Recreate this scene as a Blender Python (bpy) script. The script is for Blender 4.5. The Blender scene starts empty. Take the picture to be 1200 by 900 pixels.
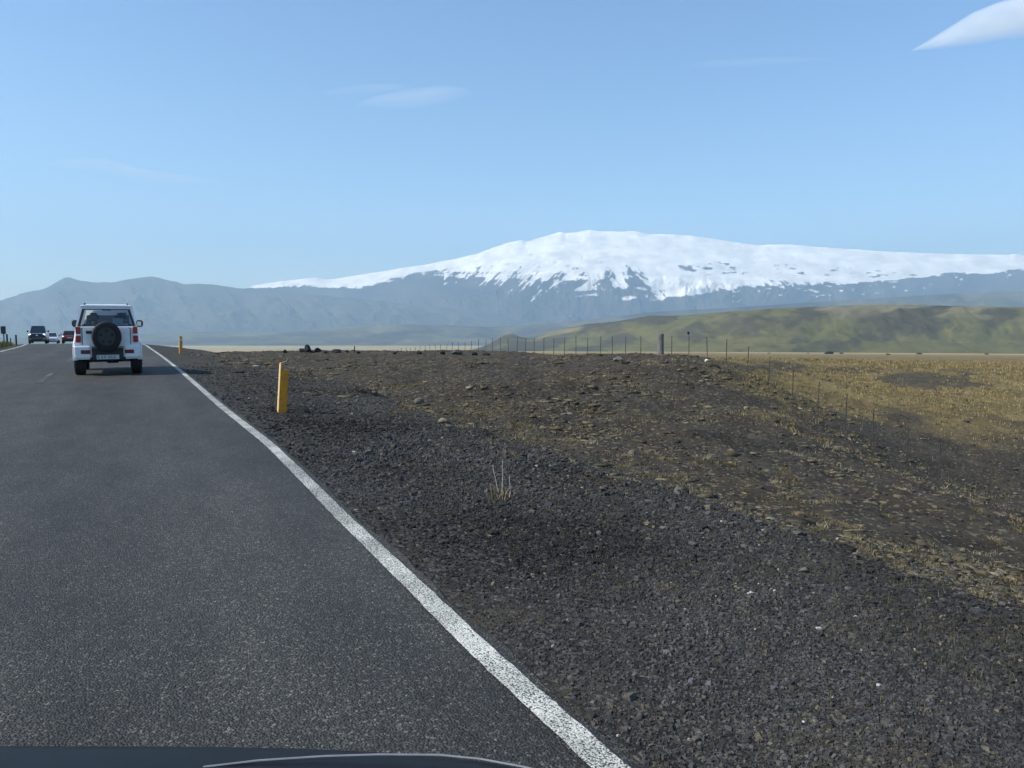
import bpy, bmesh, math, random
import numpy as np
from mathutils import Vector, Matrix

R = math.radians
S = bpy.context.scene
COL = S.collection

# ------------------------------------------------------------------ camera
CH = 1.22                      # eye height above the road
FPX = 900.0                    # focal length in pixels of the 1200-wide photo
PITCH = math.atan(73 / FPX)
YAW = math.atan(458 / 902.96)
cam = bpy.data.cameras.new('camera')
cam.sensor_width = 36
cam.lens = 36 * FPX / 1200
cam.clip_start = 0.05
cam.clip_end = 60000
cam_o = bpy.data.objects.new('camera', cam)
COL.objects.link(cam_o)
cam_o.location = (0, 0, CH)
cam_o.rotation_euler = (math.pi / 2 - PITCH, 0, -YAW)
S.camera = cam_o

# ------------------------------------------------------------------ sky and sun
SUN_EL = R(43)
SUN_DIR = Vector((-math.cos(R(9)) * math.cos(SUN_EL), math.sin(R(9)) * math.cos(SUN_EL), math.sin(SUN_EL)))  # towards the sun
W = bpy.data.worlds.new('World')
S.world = W
W.use_nodes = True
wn = W.node_tree.nodes
wl = W.node_tree.links
bg = wn['Background']
sky = wn.new('ShaderNodeTexSky')
sky.sky_type = 'NISHITA'
sky.sun_disc = False
sky.sun_elevation = SUN_EL
sky.sun_rotation = math.atan2(SUN_DIR.x, SUN_DIR.y)
sky.air_density = 1.0
sky.dust_density = 0.5
sky.ozone_density = 3.0
hsv = wn.new('ShaderNodeHueSaturation')
hsv.inputs['Saturation'].default_value = 1.15
hsv.inputs['Value'].default_value = 1.04
wl.new(sky.outputs[0], hsv.inputs['Color'])
wl.new(hsv.outputs[0], bg.inputs[0])
bg.inputs[1].default_value = 0.15
sun = bpy.data.lights.new('sun', 'SUN')
sun.energy = 5.0
sun.angle = R(0.5)
sun.color = (1.0, 0.955, 0.89)
sun_o = bpy.data.objects.new('sun', sun)
COL.objects.link(sun_o)
sun_o.location = (-30, 5, 40)
sun_o.rotation_euler = SUN_DIR.to_track_quat('Z', 'Y').to_euler()
S.view_settings.view_transform = 'Standard'
S.view_settings.look = 'None'
S.view_settings.exposure = 0.26
S.view_settings.gamma = 1.0
S.view_settings.use_curve_mapping = False
S.cycles.volume_bounces = 2
S.cycles.max_bounces = 8
S.cycles.transparent_max_bounces = 16
S.cycles.use_denoising = True

# ------------------------------------------------------------------ small maths
rx_ = np.array([math.cos(YAW), -math.sin(YAW), 0.0])
fh_ = np.array([math.sin(YAW), math.cos(YAW), 0.0])
up_ = np.array([0, 0, 1.0])
Fv = fh_ * math.cos(PITCH) - up_ * math.sin(PITCH)
Uv = fh_ * math.sin(PITCH) + up_ * math.cos(PITCH)
CP = np.array([0, 0, CH])


def ray(px, py):
    return rx_ * ((px - 600) / FPX) + Uv * ((450 - py) / FPX) + Fv


def at_depth(px, py, D):
    d = ray(px, py)
    return CP + d * (D / d.dot(fh_))


def at_z(px, py, z):
    d = ray(px, py)
    return CP + d * ((z - CH) / d[2])


def proj(x, y, z):
    v0, v1, v2 = x, y, z - CH
    dep = v0 * Fv[0] + v1 * Fv[1] + v2 * Fv[2]
    dep = np.where(np.abs(dep) < 1e-6, 1e-6, dep)
    rr = v0 * rx_[0] + v1 * rx_[1]
    uu = v0 * Uv[0] + v1 * Uv[1] + v2 * Uv[2]
    return 600 + FPX * rr / dep, 450 - FPX * uu / dep, dep


def sst(a, b, x):
    t = np.clip((np.asarray(x, float) - a) / (b - a), 0, 1)
    return t * t * (3 - 2 * t)


def _hash(ix, iy, seed):
    h = (ix.astype(np.int64) * 374761393 + iy.astype(np.int64) * 668265263 + seed * 974634777) & 0xFFFFFFFF
    h = ((h ^ (h >> 13)) * 1274126177) & 0xFFFFFFFF
    h = h ^ (h >> 16)
    return (h & 0xFFFFFF) / float(0xFFFFFF)


def vnoise(x, y, seed=0):
    x = np.asarray(x, float); y = np.asarray(y, float)
    xi = np.floor(x); yi = np.floor(y)
    xf = x - xi; yf = y - yi
    u = xf * xf * xf * (xf * (xf * 6 - 15) + 10)
    v = yf * yf * yf * (yf * (yf * 6 - 15) + 10)
    a = _hash(xi, yi, seed); b = _hash(xi + 1, yi, seed)
    c = _hash(xi, yi + 1, seed); d = _hash(xi + 1, yi + 1, seed)
    return (a + (b - a) * u) * (1 - v) + (c + (d - c) * u) * v - 0.5


def fbm(x, y, oct=4, seed=0, lac=2.03, gain=0.5):
    s = 0; amp = 1.0
    for i in range(oct):
        s = s + amp * vnoise(x, y, seed + i * 17)
        x = x * lac + 13.7; y = y * lac - 7.1; amp *= gain
    return s


# ------------------------------------------------------------------ object helpers
def link(o, parent=None):
    COL.objects.link(o)
    if parent is not None:
        o.parent = parent
    return o


def tag(o, label=None, cat=None, group=None, kind=None):
    if label: o['label'] = label
    if cat: o['category'] = cat
    if group: o['group'] = group
    if kind: o['kind'] = kind
    return o


def empty(name, loc=(0, 0, 0), rz=0.0):
    o = bpy.data.objects.new(name, None)
    o.empty_display_size = 0.2
    o.location = loc
    o.rotation_euler = (0, 0, rz)
    return link(o)


def mesh_np(name, V, F, mat, smooth=True, attrs=None, parent=None):
    """V (n,3); F (m,4) or (m,3) index arrays; attrs {name: float per vertex | (n,3) colours}"""
    me = bpy.data.meshes.new(name)
    V = np.asarray(V, np.float32); F = np.asarray(F, np.int32)
    k = F.shape[1]
    me.vertices.add(len(V)); me.vertices.foreach_set('co', V.ravel())
    me.loops.add(F.size); me.loops.foreach_set('vertex_index', F.ravel())
    me.polygons.add(len(F))
    me.polygons.foreach_set('loop_start', np.arange(0, F.size, k, dtype=np.int32))
    me.update(calc_edges=True)
    me.polygons.foreach_set('use_smooth', np.full(len(F), smooth, bool))
    for an, av in (attrs or {}).items():
        av = np.asarray(av, np.float32)
        if av.ndim == 1:
            a = me.attributes.new(an, 'FLOAT', 'POINT'); a.data.foreach_set('value', av)
        else:
            a = me.attributes.new(an, 'FLOAT_VECTOR', 'POINT'); a.data.foreach_set('vector', av.ravel())
    me.materials.append(mat)
    me.update()
    return link(bpy.data.objects.new(name, me), parent)


def grid_faces(nr, nc, wrap=False):
    i = np.arange(nr - 1)[:, None]
    j = np.arange(nc if wrap else nc - 1)[None, :]
    j2 = (j + 1) % nc
    a = i * nc + j; b = i * nc + j2; c = (i + 1) * nc + j2; d = (i + 1) * nc + j
    return np.stack([a, b, c, d], -1).reshape(-1, 4)


class MB:
    """collects simple solids into one mesh"""
    def __init__(self):
        self.bm = bmesh.new()

    def box(self, x0, x1, y0, y1, z0, z1, bev=0.0, seg=2, M=None):
        m = Matrix.Translation(((x0 + x1) / 2, (y0 + y1) / 2, (z0 + z1) / 2)) @ Matrix.Diagonal((abs(x1 - x0), abs(y1 - y0), abs(z1 - z0), 1))
        if M is not None: m = M @ m
        r = bmesh.ops.create_cube(self.bm, size=1, matrix=m)
        if bev > 0:
            es = list({e for v in r['verts'] for e in v.link_edges})
            bmesh.ops.bevel(self.bm, geom=es, offset=bev, segments=seg, affect='EDGES', clamp_overlap=True)
        return self

    def cyl(self, c, axis, r, depth, seg=24, r2=None):
        ax = Vector(axis).normalized()
        m = Matrix.Translation(c) @ ax.to_track_quat('Z', 'Y').to_matrix().to_4x4()
        bmesh.ops.create_cone(self.bm, cap_ends=True, segments=seg, radius1=r, radius2=r if r2 is None else r2, depth=depth, matrix=m)
        return self

    def lathe(self, c, axis, prof, seg=32):
        """prof: (radius, offset along the axis)"""
        ax = Vector(axis).normalized()
        m = Matrix.Translation(c) @ ax.to_track_quat('Z', 'Y').to_matrix().to_4x4()
        rings = []
        for r, h in prof:
            rings.append([self.bm.verts.new(m @ Vector((r * math.cos(2 * math.pi * k / seg), r * math.sin(2 * math.pi * k / seg), h))) for k in range(seg)])
        for a, b in zip(rings[:-1], rings[1:]):
            for k in range(seg):
                self.bm.faces.new((a[k], a[(k + 1) % seg], b[(k + 1) % seg], b[k]))
        for rg, flip in ((rings[0], True), (rings[-1], False)):
            self.bm.faces.new(rg[::-1] if flip else rg)
        return self

    def tube(self, pts, r, seg=8, r1=None):
        pts = [Vector(p) for p in pts]
        rings = []
        n = len(pts)
        for i, p in enumerate(pts):
            t = (pts[min(i + 1, n - 1)] - pts[max(i - 1, 0)]).normalized()
            q = t.to_track_quat('Z', 'Y')
            rr = r if r1 is None else r + (r1 - r) * i / (n - 1)
            rings.append([self.bm.verts.new(p + q @ Vector((rr * math.cos(2 * math.pi * k / seg), rr * math.sin(2 * math.pi * k / seg), 0))) for k in range(seg)])
        for a, b in zip(rings[:-1], rings[1:]):
            for k in range(seg):
                self.bm.faces.new((a[k], a[(k + 1) % seg], b[(k + 1) % seg], b[k]))
        self.bm.faces.new(rings[0][::-1]); self.bm.faces.new(rings[-1])
        return self

    def loft(self, sections):
        """sections: list of (y, [(x, z) half outline from bottom centre side up to the top]) -> closed mirrored solid"""
        rings = []
        for y, half in sections:
            pts = [(x, z) for x, z in half] + [(-x, z) for x, z in half[::-1]]
            rings.append([self.bm.verts.new((x, y, z)) for x, z in pts])
        n = len(rings[0])
        for a, b in zip(rings[:-1], rings[1:]):
            for k in range(n):
                self.bm.faces.new((a[k], a[(k + 1) % n], b[(k + 1) % n], b[k]))
        self.bm.faces.new(rings[0]); self.bm.faces.new(rings[-1][::-1])
        return self

    def prism(self, xz, y0, y1):
        a = [self.bm.verts.new((x_, y0, z_)) for x_, z_ in xz]; b = [self.bm.verts.new((x_, y1, z_)) for x_, z_ in xz]
        n = len(a)
        for k in range(n): self.bm.faces.new((a[k], a[(k + 1) % n], b[(k + 1) % n], b[k]))
        self.bm.faces.new(a); self.bm.faces.new(b[::-1])
        return self

    def arch(self, x0, x1, yc, zc, r0, r1, n=18):
        fr = []
        for k in range(n + 1):
            a = math.pi * k / n
            c, s_ = math.cos(a), math.sin(a)
            fr.append([self.bm.verts.new((xx, yc + c * r_, zc + s_ * r_)) for xx, r_ in ((x0, max(r0, .001)), (x1, max(r0, .001)), (x1, r1), (x0, r1))])
        for a, b in zip(fr[:-1], fr[1:]):
            for k in range(4): self.bm.faces.new((a[k], a[(k + 1) % 4], b[(k + 1) % 4], b[k]))
        self.bm.faces.new(fr[0]); self.bm.faces.new(fr[-1][::-1])
        return self

    def quad(self, pts):
        self.bm.faces.new([self.bm.verts.new(p) for p in pts])
        return self

    def build(self, name, mat, parent=None, smooth=False, bevel=0.0, solid=0.0, subsurf=0):
        bmesh.ops.recalc_face_normals(self.bm, faces=self.bm.faces)
        me = bpy.data.meshes.new(name)
        self.bm.to_mesh(me); self.bm.free()
        me.materials.append(mat)
        if smooth:
            me.polygons.foreach_set('use_smooth', [True] * len(me.polygons))
        o = link(bpy.data.objects.new(name, me), parent)
        if solid:
            m = o.modifiers.new('solid', 'SOLIDIFY'); m.thickness = solid; m.offset = -1
        if bevel:
            m = o.modifiers.new('bevel', 'BEVEL'); m.width = bevel; m.segments = 3; m.limit_method = 'ANGLE'; m.angle_limit = R(28)
            m.harden_normals = False
        if subsurf:
            m = o.modifiers.new('sub', 'SUBSURF'); m.levels = subsurf; m.render_levels = subsurf
        return o


# ------------------------------------------------------------------ materials
class NT:
    def __init__(self, name):
        self.m = bpy.data.materials.new(name)
        self.m.use_nodes = True
        self.t = self.m.node_tree
        self.b = self.t.nodes['Principled BSDF']
        self.out = self.t.nodes['Material Output']

    def n(self, typ, **kw):
        nd = self.t.nodes.new(typ)
        for k, v in kw.items():
            if hasattr(nd, k): setattr(nd, k, v)
            else: raise KeyError(k)
        return nd

    def l(self, a, b):
        self.t.links.new(a, b)

    def inp(self, sock, v):
        if isinstance(v, (int, float)): sock.default_value = v
        elif isinstance(v, (tuple, list)): sock.default_value = v if len(v) == 4 or sock.type == 'VECTOR' else (*v, 1)
        else: self.l(v, sock)

    def attr(self, name, out='Fac'):
        return self.n('ShaderNodeAttribute', attribute_name=name).outputs[out]

    def obj(self):
        return self.n('ShaderNodeTexCoord').outputs['Object']

    def mapping(self, vec, scale):
        mp = self.n('ShaderNodeMapping')
        self.l(vec, mp.inputs[0]); mp.inputs['Scale'].default_value = scale
        return mp.outputs[0]

    def noise(self, vec, scale, detail=4, rough=0.55, out=0):
        nd = self.n('ShaderNodeTexNoise')
        self.l(vec, nd.inputs['Vector'])
        nd.inputs['Scale'].default_value = scale; nd.inputs['Detail'].default_value = detail; nd.inputs['Roughness'].default_value = rough
        return nd.outputs[out]

    def voro(self, vec, scale, feature='F1', out='Color', rnd=1.0):
        nd = self.n('ShaderNodeTexVoronoi', feature=feature)
        self.l(vec, nd.inputs['Vector']); nd.inputs['Scale'].default_value = scale
        nd.inputs['Randomness'].default_value = rnd
        return nd.outputs[out]

    def math(self, op, a, b=0.0, clamp=False):
        nd = self.n('ShaderNodeMath', operation=op, use_clamp=clamp)
        self.inp(nd.inputs[0], a); self.inp(nd.inputs[1], b)
        return nd.outputs[0]

    def ss(self, v, a, b):
        nd = self.n('ShaderNodeMapRange', interpolation_type='SMOOTHSTEP')
        self.inp(nd.inputs['Value'], v)
        nd.inputs['From Min'].default_value = a; nd.inputs['From Max'].default_value = b
        return nd.outputs[0]

    def lin(self, v, a, b, c, d):
        nd = self.n('ShaderNodeMapRange')
        self.inp(nd.inputs['Value'], v)
        for k, x in zip(('From Min', 'From Max', 'To Min', 'To Max'), (a, b, c, d)): nd.inputs[k].default_value = x
        return nd.outputs[0]

    def mix(self, f, a, b, blend='MIX'):
        nd = self.n('ShaderNodeMix', data_type='RGBA', blend_type=blend)
        self.inp(nd.inputs[0], f); self.inp(nd.inputs[6], a); self.inp(nd.inputs[7], b)
        return nd.outputs[2]

    def ramp(self, v, stops, interp='LINEAR'):
        nd = self.n('ShaderNodeValToRGB')
        cr = nd.color_ramp; cr.interpolation = interp
        while len(cr.elements) < len(stops): cr.elements.new(0.5)
        for e, (p, c) in zip(cr.elements, stops):
            e.position = p; e.color = (*c, 1) if len(c) == 3 else c
        self.inp(nd.inputs[0], v)
        return nd.outputs[0]

    def bump(self, h, strength=0.5, dist=0.01, normal=None):
        nd = self.n('ShaderNodeBump')
        self.inp(nd.inputs['Height'], h)
        nd.inputs['Strength'].default_value = strength; nd.inputs['Distance'].default_value = dist
        if normal is not None: self.l(normal, nd.inputs['Normal'])
        return nd.outputs[0]

    def fin(self, col=None, rough=None, normal=None, spec=None, metal=None):
        if col is not None: self.inp(self.b.inputs['Base Color'], col)
        if rough is not None: self.inp(self.b.inputs['Roughness'], rough)
        if spec is not None: self.b.inputs['Specular IOR Level'].default_value = spec
        if metal is not None: self.b.inputs['Metallic'].default_value = metal
        if normal is not None: self.l(normal, self.b.inputs['Normal'])
        return self.m


def plain(name, col, rough=0.5, var=0.12, scale=6.0, metal=0.0, spec=0.5, coat=0.0):
    t = NT(name)
    n = t.noise(t.obj(), scale, 5)
    f = t.lin(n, 0.3, 0.7, 1 - var, 1 + var)
    c = t.n('ShaderNodeVectorMath', operation='SCALE')
    c.inputs[0].default_value = col; t.l(f, c.inputs['Scale'])
    t.fin(c.outputs[0], t.lin(n, 0.3, 0.7, max(0.02, rough - 0.06), min(1, rough + 0.06)), spec=spec, metal=metal)
    if coat: t.b.inputs['Coat Weight'].default_value = coat; t.b.inputs['Coat Roughness'].default_value = 0.04
    return t.m


def m_asphalt():
    t = NT('asphalt')
    v = t.obj()
    sep = t.n('ShaderNodeSeparateXYZ'); t.l(v, sep.inputs[0])
    chips = t.voro(v, 118)
    cs = t.n('ShaderNodeSeparateColor'); t.l(chips, cs.inputs[0])
    stone = t.ramp(cs.outputs[0], [(0.0, (0.018, 0.018, 0.019)), (0.5, (0.043, 0.044, 0.046)), (0.80, (0.095, 0.096, 0.096)), (0.94, (0.17, 0.17, 0.168)), (1.0, (0.34, 0.335, 0.32))])
    fine = t.noise(v, 160, 2)
    stone = t.mix(0.35, stone, t.ramp(fine, [(0.35, (0.02, 0.02, 0.021)), (0.7, (0.11, 0.11, 0.112))]))
    big = t.noise(t.mapping(v, (1, 0.25, 1)), 0.8, 5, 0.6)
    mid = t.noise(t.mapping(v, (1, 0.35, 1)), 3.5, 4, 0.6)
    # wheel tracks of the lane: polished, paler strips along the road
    def track(x0, w):
        d = t.math('SUBTRACT', sep.outputs[0], x0)
        return t.math('SUBTRACT', 1.0, t.ss(t.math('ABSOLUTE', d), w * 0.3, w))
    tr = t.math('ADD', t.math('ADD', track(-1.05, 0.45), track(0.5, 0.45)), t.math('ADD', track(-2.6, 0.45), track(-4.1, 0.4)))
    gain = t.math('ADD', t.lin(big, 0.3, 0.7, 0.58, 1.30), t.math('MULTIPLY', tr, 0.16))
    gain = t.math('MULTIPLY', gain, t.lin(mid, 0.3, 0.7, 0.54, 0.78))
    stone = t.mix(1.0, stone, (1.08, 1.02, 0.86), 'MULTIPLY')
    sc = t.n('ShaderNodeVectorMath', operation='SCALE'); t.l(stone, sc.inputs[0]); t.l(gain, sc.inputs['Scale'])
    h = t.math('ADD', t.math('MULTIPLY', t.voro(v, 125, out='Distance'), -1.0), t.math('MULTIPLY', fine, 0.6))
    return t.fin(sc.outputs[0], 0.74, t.bump(h, 0.9, 0.008), spec=0.35)


def m_line(wear=0.42, name='road_paint'):
    t = NT(name)
    v = t.obj()
    sp = t.noise(v, 170, 3, 0.6)
    bigw = t.noise(v, 1.2, 3)
    chips = t.voro(v, 85, out='Distance')
    thr = t.math('ADD', sp, t.math('MULTIPLY', t.math('SUBTRACT', bigw, 0.5), 0.25))
    thr = t.math('ADD', thr, t.math('MULTIPLY', t.math('SUBTRACT', 0.45, chips), 0.14))
    f = t.ss(thr, wear - 0.03, wear + 0.05)
    col = t.mix(f, (0.045, 0.046, 0.047), t.mix(t.ss(t.noise(v, 3.0, 5), 0.35, 0.65), (0.46, 0.45, 0.38), (0.70, 0.68, 0.59)))
    return t.fin(col, 0.7, t.bump(t.math('ADD', sp, t.math('MULTIPLY', chips, -0.8)), 0.7, 0.008), spec=0.3)


def m_ground():
    t = NT('volcanic_ground')
    v = t.obj()
    # grey gravel
    ch = t.n('ShaderNodeSeparateColor'); t.l(t.voro(v, 48), ch.inputs[0])
    ch2 = t.n('ShaderNodeSeparateColor'); t.l(t.voro(v, 17), ch2.inputs[0])
    grav = t.ramp(ch.outputs[0], [(0, (0.012, 0.012, 0.012)), (0.55, (0.040, 0.040, 0.038)), (0.86, (0.085, 0.082, 0.074)), (1, (0.19, 0.18, 0.16))])
    grav = t.mix(0.35, grav, t.ramp(ch2.outputs[1], [(0, (0.016, 0.016, 0.016)), (0.7, (0.050, 0.048, 0.044)), (1, (0.11, 0.10, 0.08))]))
    gn = t.noise(v, 1.1, 6, 0.66)
    grav = t.mix(t.math('MULTIPLY', t.ss(gn, 0.48, 0.66), 0.6), grav, (0.085, 0.070, 0.044))
    # dark brown soil with clods
    sn = t.noise(v, 0.9, 8, 0.68)
    s2 = t.noise(v, 7.0, 6, 0.7)
    soil = t.ramp(sn, [(0.28, (0.026, 0.022, 0.017)), (0.52, (0.050, 0.041, 0.030)), (0.75, (0.095, 0.078, 0.053))])
    soil = t.mix(t.math('MULTIPLY', t.ss(s2, 0.55, 0.75), 0.6), soil, (0.13, 0.105, 0.065))
    soil = t.mix(t.math('MULTIPLY', t.ss(s2, 0.46, 0.30), 0.55), soil, (0.016, 0.014, 0.013))
    s3 = t.noise(v, 26.0, 5, 0.75)
    soil = t.mix(t.math('MULTIPLY', t.ss(s3, 0.56, 0.70), 0.55), soil, (0.17, 0.145, 0.10))
    soil = t.mix(t.math('MULTIPLY', t.ss(s3, 0.45, 0.32), 0.5), soil, (0.014, 0.012, 0.011))
    def flecks(scale, keep, rad, col, c):
        d = t.voro(t.mapping(v, (1, 1, 2)), scale, out='Distance'); k = t.n('ShaderNodeSeparateColor'); t.l(t.voro(t.mapping(v, (1, 1, 2)), scale), k.inputs[0])
        wob = t.math('ADD', d, t.math('MULTIPLY', t.math('SUBTRACT', s3, 0.5), 0.7))
        f = t.math('MULTIPLY', t.ss(wob, rad, rad * 0.75), t.math('LESS_THAN', k.outputs[0], keep))
        return t.mix(t.math('MULTIPLY', f, 0.9), c, t.mix(k.outputs[1], col, tuple(q * 0.6 for q in col)))
    soil = flecks(6.0, 0.45, 0.36, (0.20, 0.165, 0.095), soil)
    soil = flecks(14.0, 0.35, 0.34, (0.24, 0.21, 0.15), soil)
    soil = flecks(9.0, 0.30, 0.36, (0.012, 0.011, 0.010), soil)
    # golden dry grass
    g1 = t.noise(t.mapping(v, (1, 1, 1)), 0.35, 6, 0.65)
    g2 = t.noise(v, 3.2, 6, 0.7)
    gold = t.ramp(g1, [(0.3, (0.062, 0.052, 0.030)), (0.5, (0.180, 0.136, 0.058)), (0.72, (0.275, 0.212, 0.095))])
    gold = t.mix(t.math('MULTIPLY', t.ss(g2, 0.5, 0.34), 0.7), gold, (0.045, 0.036, 0.022))
    gold = t.mix(t.math('MULTIPLY', t.ss(g2, 0.56, 0.72), 0.5), gold, (0.32, 0.265, 0.14))
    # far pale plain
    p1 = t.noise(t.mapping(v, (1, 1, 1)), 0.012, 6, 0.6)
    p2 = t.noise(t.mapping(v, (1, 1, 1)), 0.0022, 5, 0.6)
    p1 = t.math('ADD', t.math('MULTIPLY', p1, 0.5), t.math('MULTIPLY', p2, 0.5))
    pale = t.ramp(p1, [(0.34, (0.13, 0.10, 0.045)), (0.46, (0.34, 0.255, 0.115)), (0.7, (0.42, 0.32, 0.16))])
    # green verge
    gr = t.ramp(t.noise(v, 2.5, 6, 0.7), [(0.3, (0.085, 0.085, 0.028)), (0.55, (0.175, 0.168, 0.052)), (0.75, (0.27, 0.235, 0.09))])
    c = t.mix(t.attr('gravel'), soil, grav)
    c = t.mix(t.attr('golden'), c, gold)
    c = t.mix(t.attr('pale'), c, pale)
    c = t.mix(t.attr('green'), c, gr)
    h = t.math('ADD', t.math('MULTIPLY', t.voro(v, 48, out='Distance'), -0.35), t.math('ADD', t.math('MULTIPLY', t.noise(v, 5, 8, 0.75), 2.0), t.noise(v, 60, 3)))
    return t.fin(c, 0.95, t.bump(h, 0.8, 0.03), spec=0.15)


def m_attr_col(name, rough=0.9, nscale=40, amp=0.35, bump=0.3, bdist=0.01, spec=0.2):
    t = NT(name)
    v = t.obj()
    n = t.noise(v, nscale, 5, 0.65)
    sc = t.n('ShaderNodeVectorMath', operation='SCALE')
    t.l(t.attr('tint', 'Vector'), sc.inputs[0]); t.l(t.lin(n, 0.3, 0.7, 1 - amp, 1 + amp), sc.inputs['Scale'])
    return t.fin(sc.outputs[0], rough, t.bump(n, bump, bdist), spec=spec)


def m_glass(name, tint=(0.55, 0.62, 0.62), refl=0.12):
    t = NT(name)
    tr = t.n('ShaderNodeBsdfTransparent'); tr.inputs[0].default_value = (*tint, 1)
    gl = t.n('ShaderNodeBsdfGlossy'); gl.inputs['Roughness'].default_value = 0.03
    mx = t.n('ShaderNodeMixShader')
    fr = t.n('ShaderNodeFresnel'); fr.inputs[0].default_value = 1.5
    t.l(t.math('ADD', fr.outputs[0], refl, True), mx.inputs[0])
    t.l(tr.outputs[0], mx.inputs[1]); t.l(gl.outputs[0], mx.inputs[2])
    t.l(mx.outputs[0], t.out.inputs[0])
    return t.m


M = {}
M['asphalt'] = m_asphalt()
M['line'] = m_line(0.455)
M['faint'] = m_line(0.60, 'worn_road_paint')
M['ground'] = m_ground()
M['stone'] = m_attr_col('stone', 0.9, 60, 0.35, 0.5, 0.004)
M['moss'] = m_attr_col('moss', 1.0, 25, 0.45, 0.8, 0.02, 0.05)
M['grass'] = m_attr_col('dry_grass', 0.9, 10, 0.25, 0.0, 0.0, 0.1)
M['hill'] = m_attr_col('hill_turf', 1.0, 0.02, 0.22, 0.5, 3.0, 0.0)
M['rock'] = m_attr_col('mountain_rock', 1.0, 0.004, 0.25, 0.6, 12.0, 0.0)
M['paint_white'] = plain('white_car_paint', (0.74, 0.75, 0.76), 0.25, 0.04, 3, coat=0.6)
M['paint_grey_white'] = plain('silver_white_car_paint', (0.55, 0.58, 0.60), 0.25, 0.04, 3, coat=0.6)
M['paint_black'] = plain('dark_navy_car_paint', (0.012, 0.015, 0.022), 0.18, 0.1, 3, coat=0.8)
M['paint_red'] = plain('red_car_paint', (0.26, 0.035, 0.025), 0.25, 0.06, 3, coat=0.6)
M['bonnet'] = plain('black_bonnet_paint', (0.007, 0.008, 0.010), 0.42, 0.3, 8, spec=0.14)
M['plastic'] = plain('black_plastic', (0.014, 0.015, 0.018), 0.6, 0.2, 12)
M['rubber'] = plain('tyre_rubber', (0.012, 0.012, 0.013), 0.8, 0.25, 14)
M['rim'] = plain('dull_wheel_metal', (0.045, 0.047, 0.05), 0.45, 0.2, 12, metal=0.6)
M['edge_highlight'] = plain('grey_edge_highlight', (0.20, 0.20, 0.21), 0.6, 0.2, 40)  # grey that stands for the highlight along the bonnet edge
M['chrome'] = plain('bright_metal', (0.75, 0.76, 0.78), 0.2, 0.08, 9, metal=0.9)
M['lamp_white'] = plain('clear_lamp_lens', (0.85, 0.87, 0.90), 0.12, 0.08, 20, coat=0.5)
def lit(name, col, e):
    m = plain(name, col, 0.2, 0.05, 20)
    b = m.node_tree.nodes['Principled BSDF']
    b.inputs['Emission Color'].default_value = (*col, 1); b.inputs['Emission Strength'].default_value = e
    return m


M['lamp_lit_or_glint'] = lit('lit_headlamp_and_glint', (0.95, 0.97, 1.0), 1.6)  # lit headlamps, also the painted glint on the red car
M['lamp_red'] = plain('red_lamp_lens', (0.30, 0.010, 0.012), 0.2, 0.25, 25, coat=0.4)
M['lamp_darkred'] = plain('dark_red_reflector', (0.10, 0.006, 0.010), 0.25, 0.25, 25, coat=0.4)
M['plate'] = plain('number_plate', (0.50, 0.52, 0.54), 0.45, 0.06, 30)
M['plate_ink'] = plain('plate_ink', (0.04, 0.05, 0.09), 0.5, 0.1, 30)
M['seat'] = plain('dark_seat_fabric', (0.02, 0.022, 0.026), 0.9, 0.3, 20)
M['luggage'] = plain('pale_blue_luggage', (0.20, 0.27, 0.36), 0.8, 0.3, 12)
M['cabin'] = plain('grey_cabin_trim', (0.10, 0.10, 0.105), 0.8, 0.2, 10)
M['glass'] = m_glass('car_glass', (0.80, 0.86, 0.86), 0.03)
M['dark_glass'] = plain('tinted_glass', (0.012, 0.018, 0.025), 0.06, 0.1, 5, coat=0.6)
M['post_yellow'] = plain('yellow_post_plastic', (0.60, 0.245, 0.012), 0.55, 0.2, 14)
M['sunlit_plastic'] = plain('sunlit_post_plastic', (0.66, 0.50, 0.24), 0.5, 0.12, 30)  # paler yellow with the sunlight on the post's side painted in
M['reflector'] = plain('post_reflector', (0.72, 0.70, 0.62), 0.3, 0.1, 30)
M['steel'] = plain('weathered_steel', (0.045, 0.047, 0.05), 0.6, 0.3, 10, metal=0.3)
M['sign_back'] = plain('grey_sign_back', (0.03, 0.035, 0.045), 0.5, 0.2, 6)
M['dark_wood'] = plain('dark_post_wood', (0.035, 0.028, 0.02), 0.9, 0.35, 12)
M['fence_post'] = plain('rusty_fence_post', (0.055, 0.046, 0.040), 0.85, 0.3, 14)


def m_log():
    t = NT('bleached_wood')
    v = t.obj()
    n = t.noise(t.mapping(v, (18, 18, 1.5)), 2.0, 6, 0.7)
    c = t.ramp(n, [(0.3, (0.05, 0.048, 0.046)), (0.5, (0.16, 0.155, 0.15)), (0.7, (0.28, 0.275, 0.26))])
    return t.fin(c, 0.9, t.bump(n, 0.7, 0.01), spec=0.2)


M['log'] = m_log()


# ------------------------------------------------------------------ road shape
def road_z(t):
    t = np.asarray(t, float)
    u = np.maximum(t - 43, 0)
    z = np.where(u < 12, -0.0245 / 24 * u * u, -0.0245 * (u - 6))
    e = np.maximum(t - 118, 0)
    return z - 0.00018 * e * e


def road_off(t):
    t = np.asarray(t, float)
    return -5.7 * sst(42, 98, t) - 0.02 * np.maximum(t - 98, 0) ** 1.2


EDGE_PX = [(700, 887), (633, 825), (567, 767), (508, 708), (437, 640), (400, 605), (346, 550), (315, 520), (260, 477), (212, 435), (189, 417)]
_ed = sorted((at_z(px, py, 0.0)[1], at_z(px, py, 0.0)[0]) for px, py in EDGE_PX)
_et = np.array([-60, 0] + [e[0] for e in _ed] + [42, 300]); _ex = [e[1] for e in _ed]
_ex = np.array([_ex[0], _ex[0]] + _ex + [1.12, 1.12])


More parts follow.
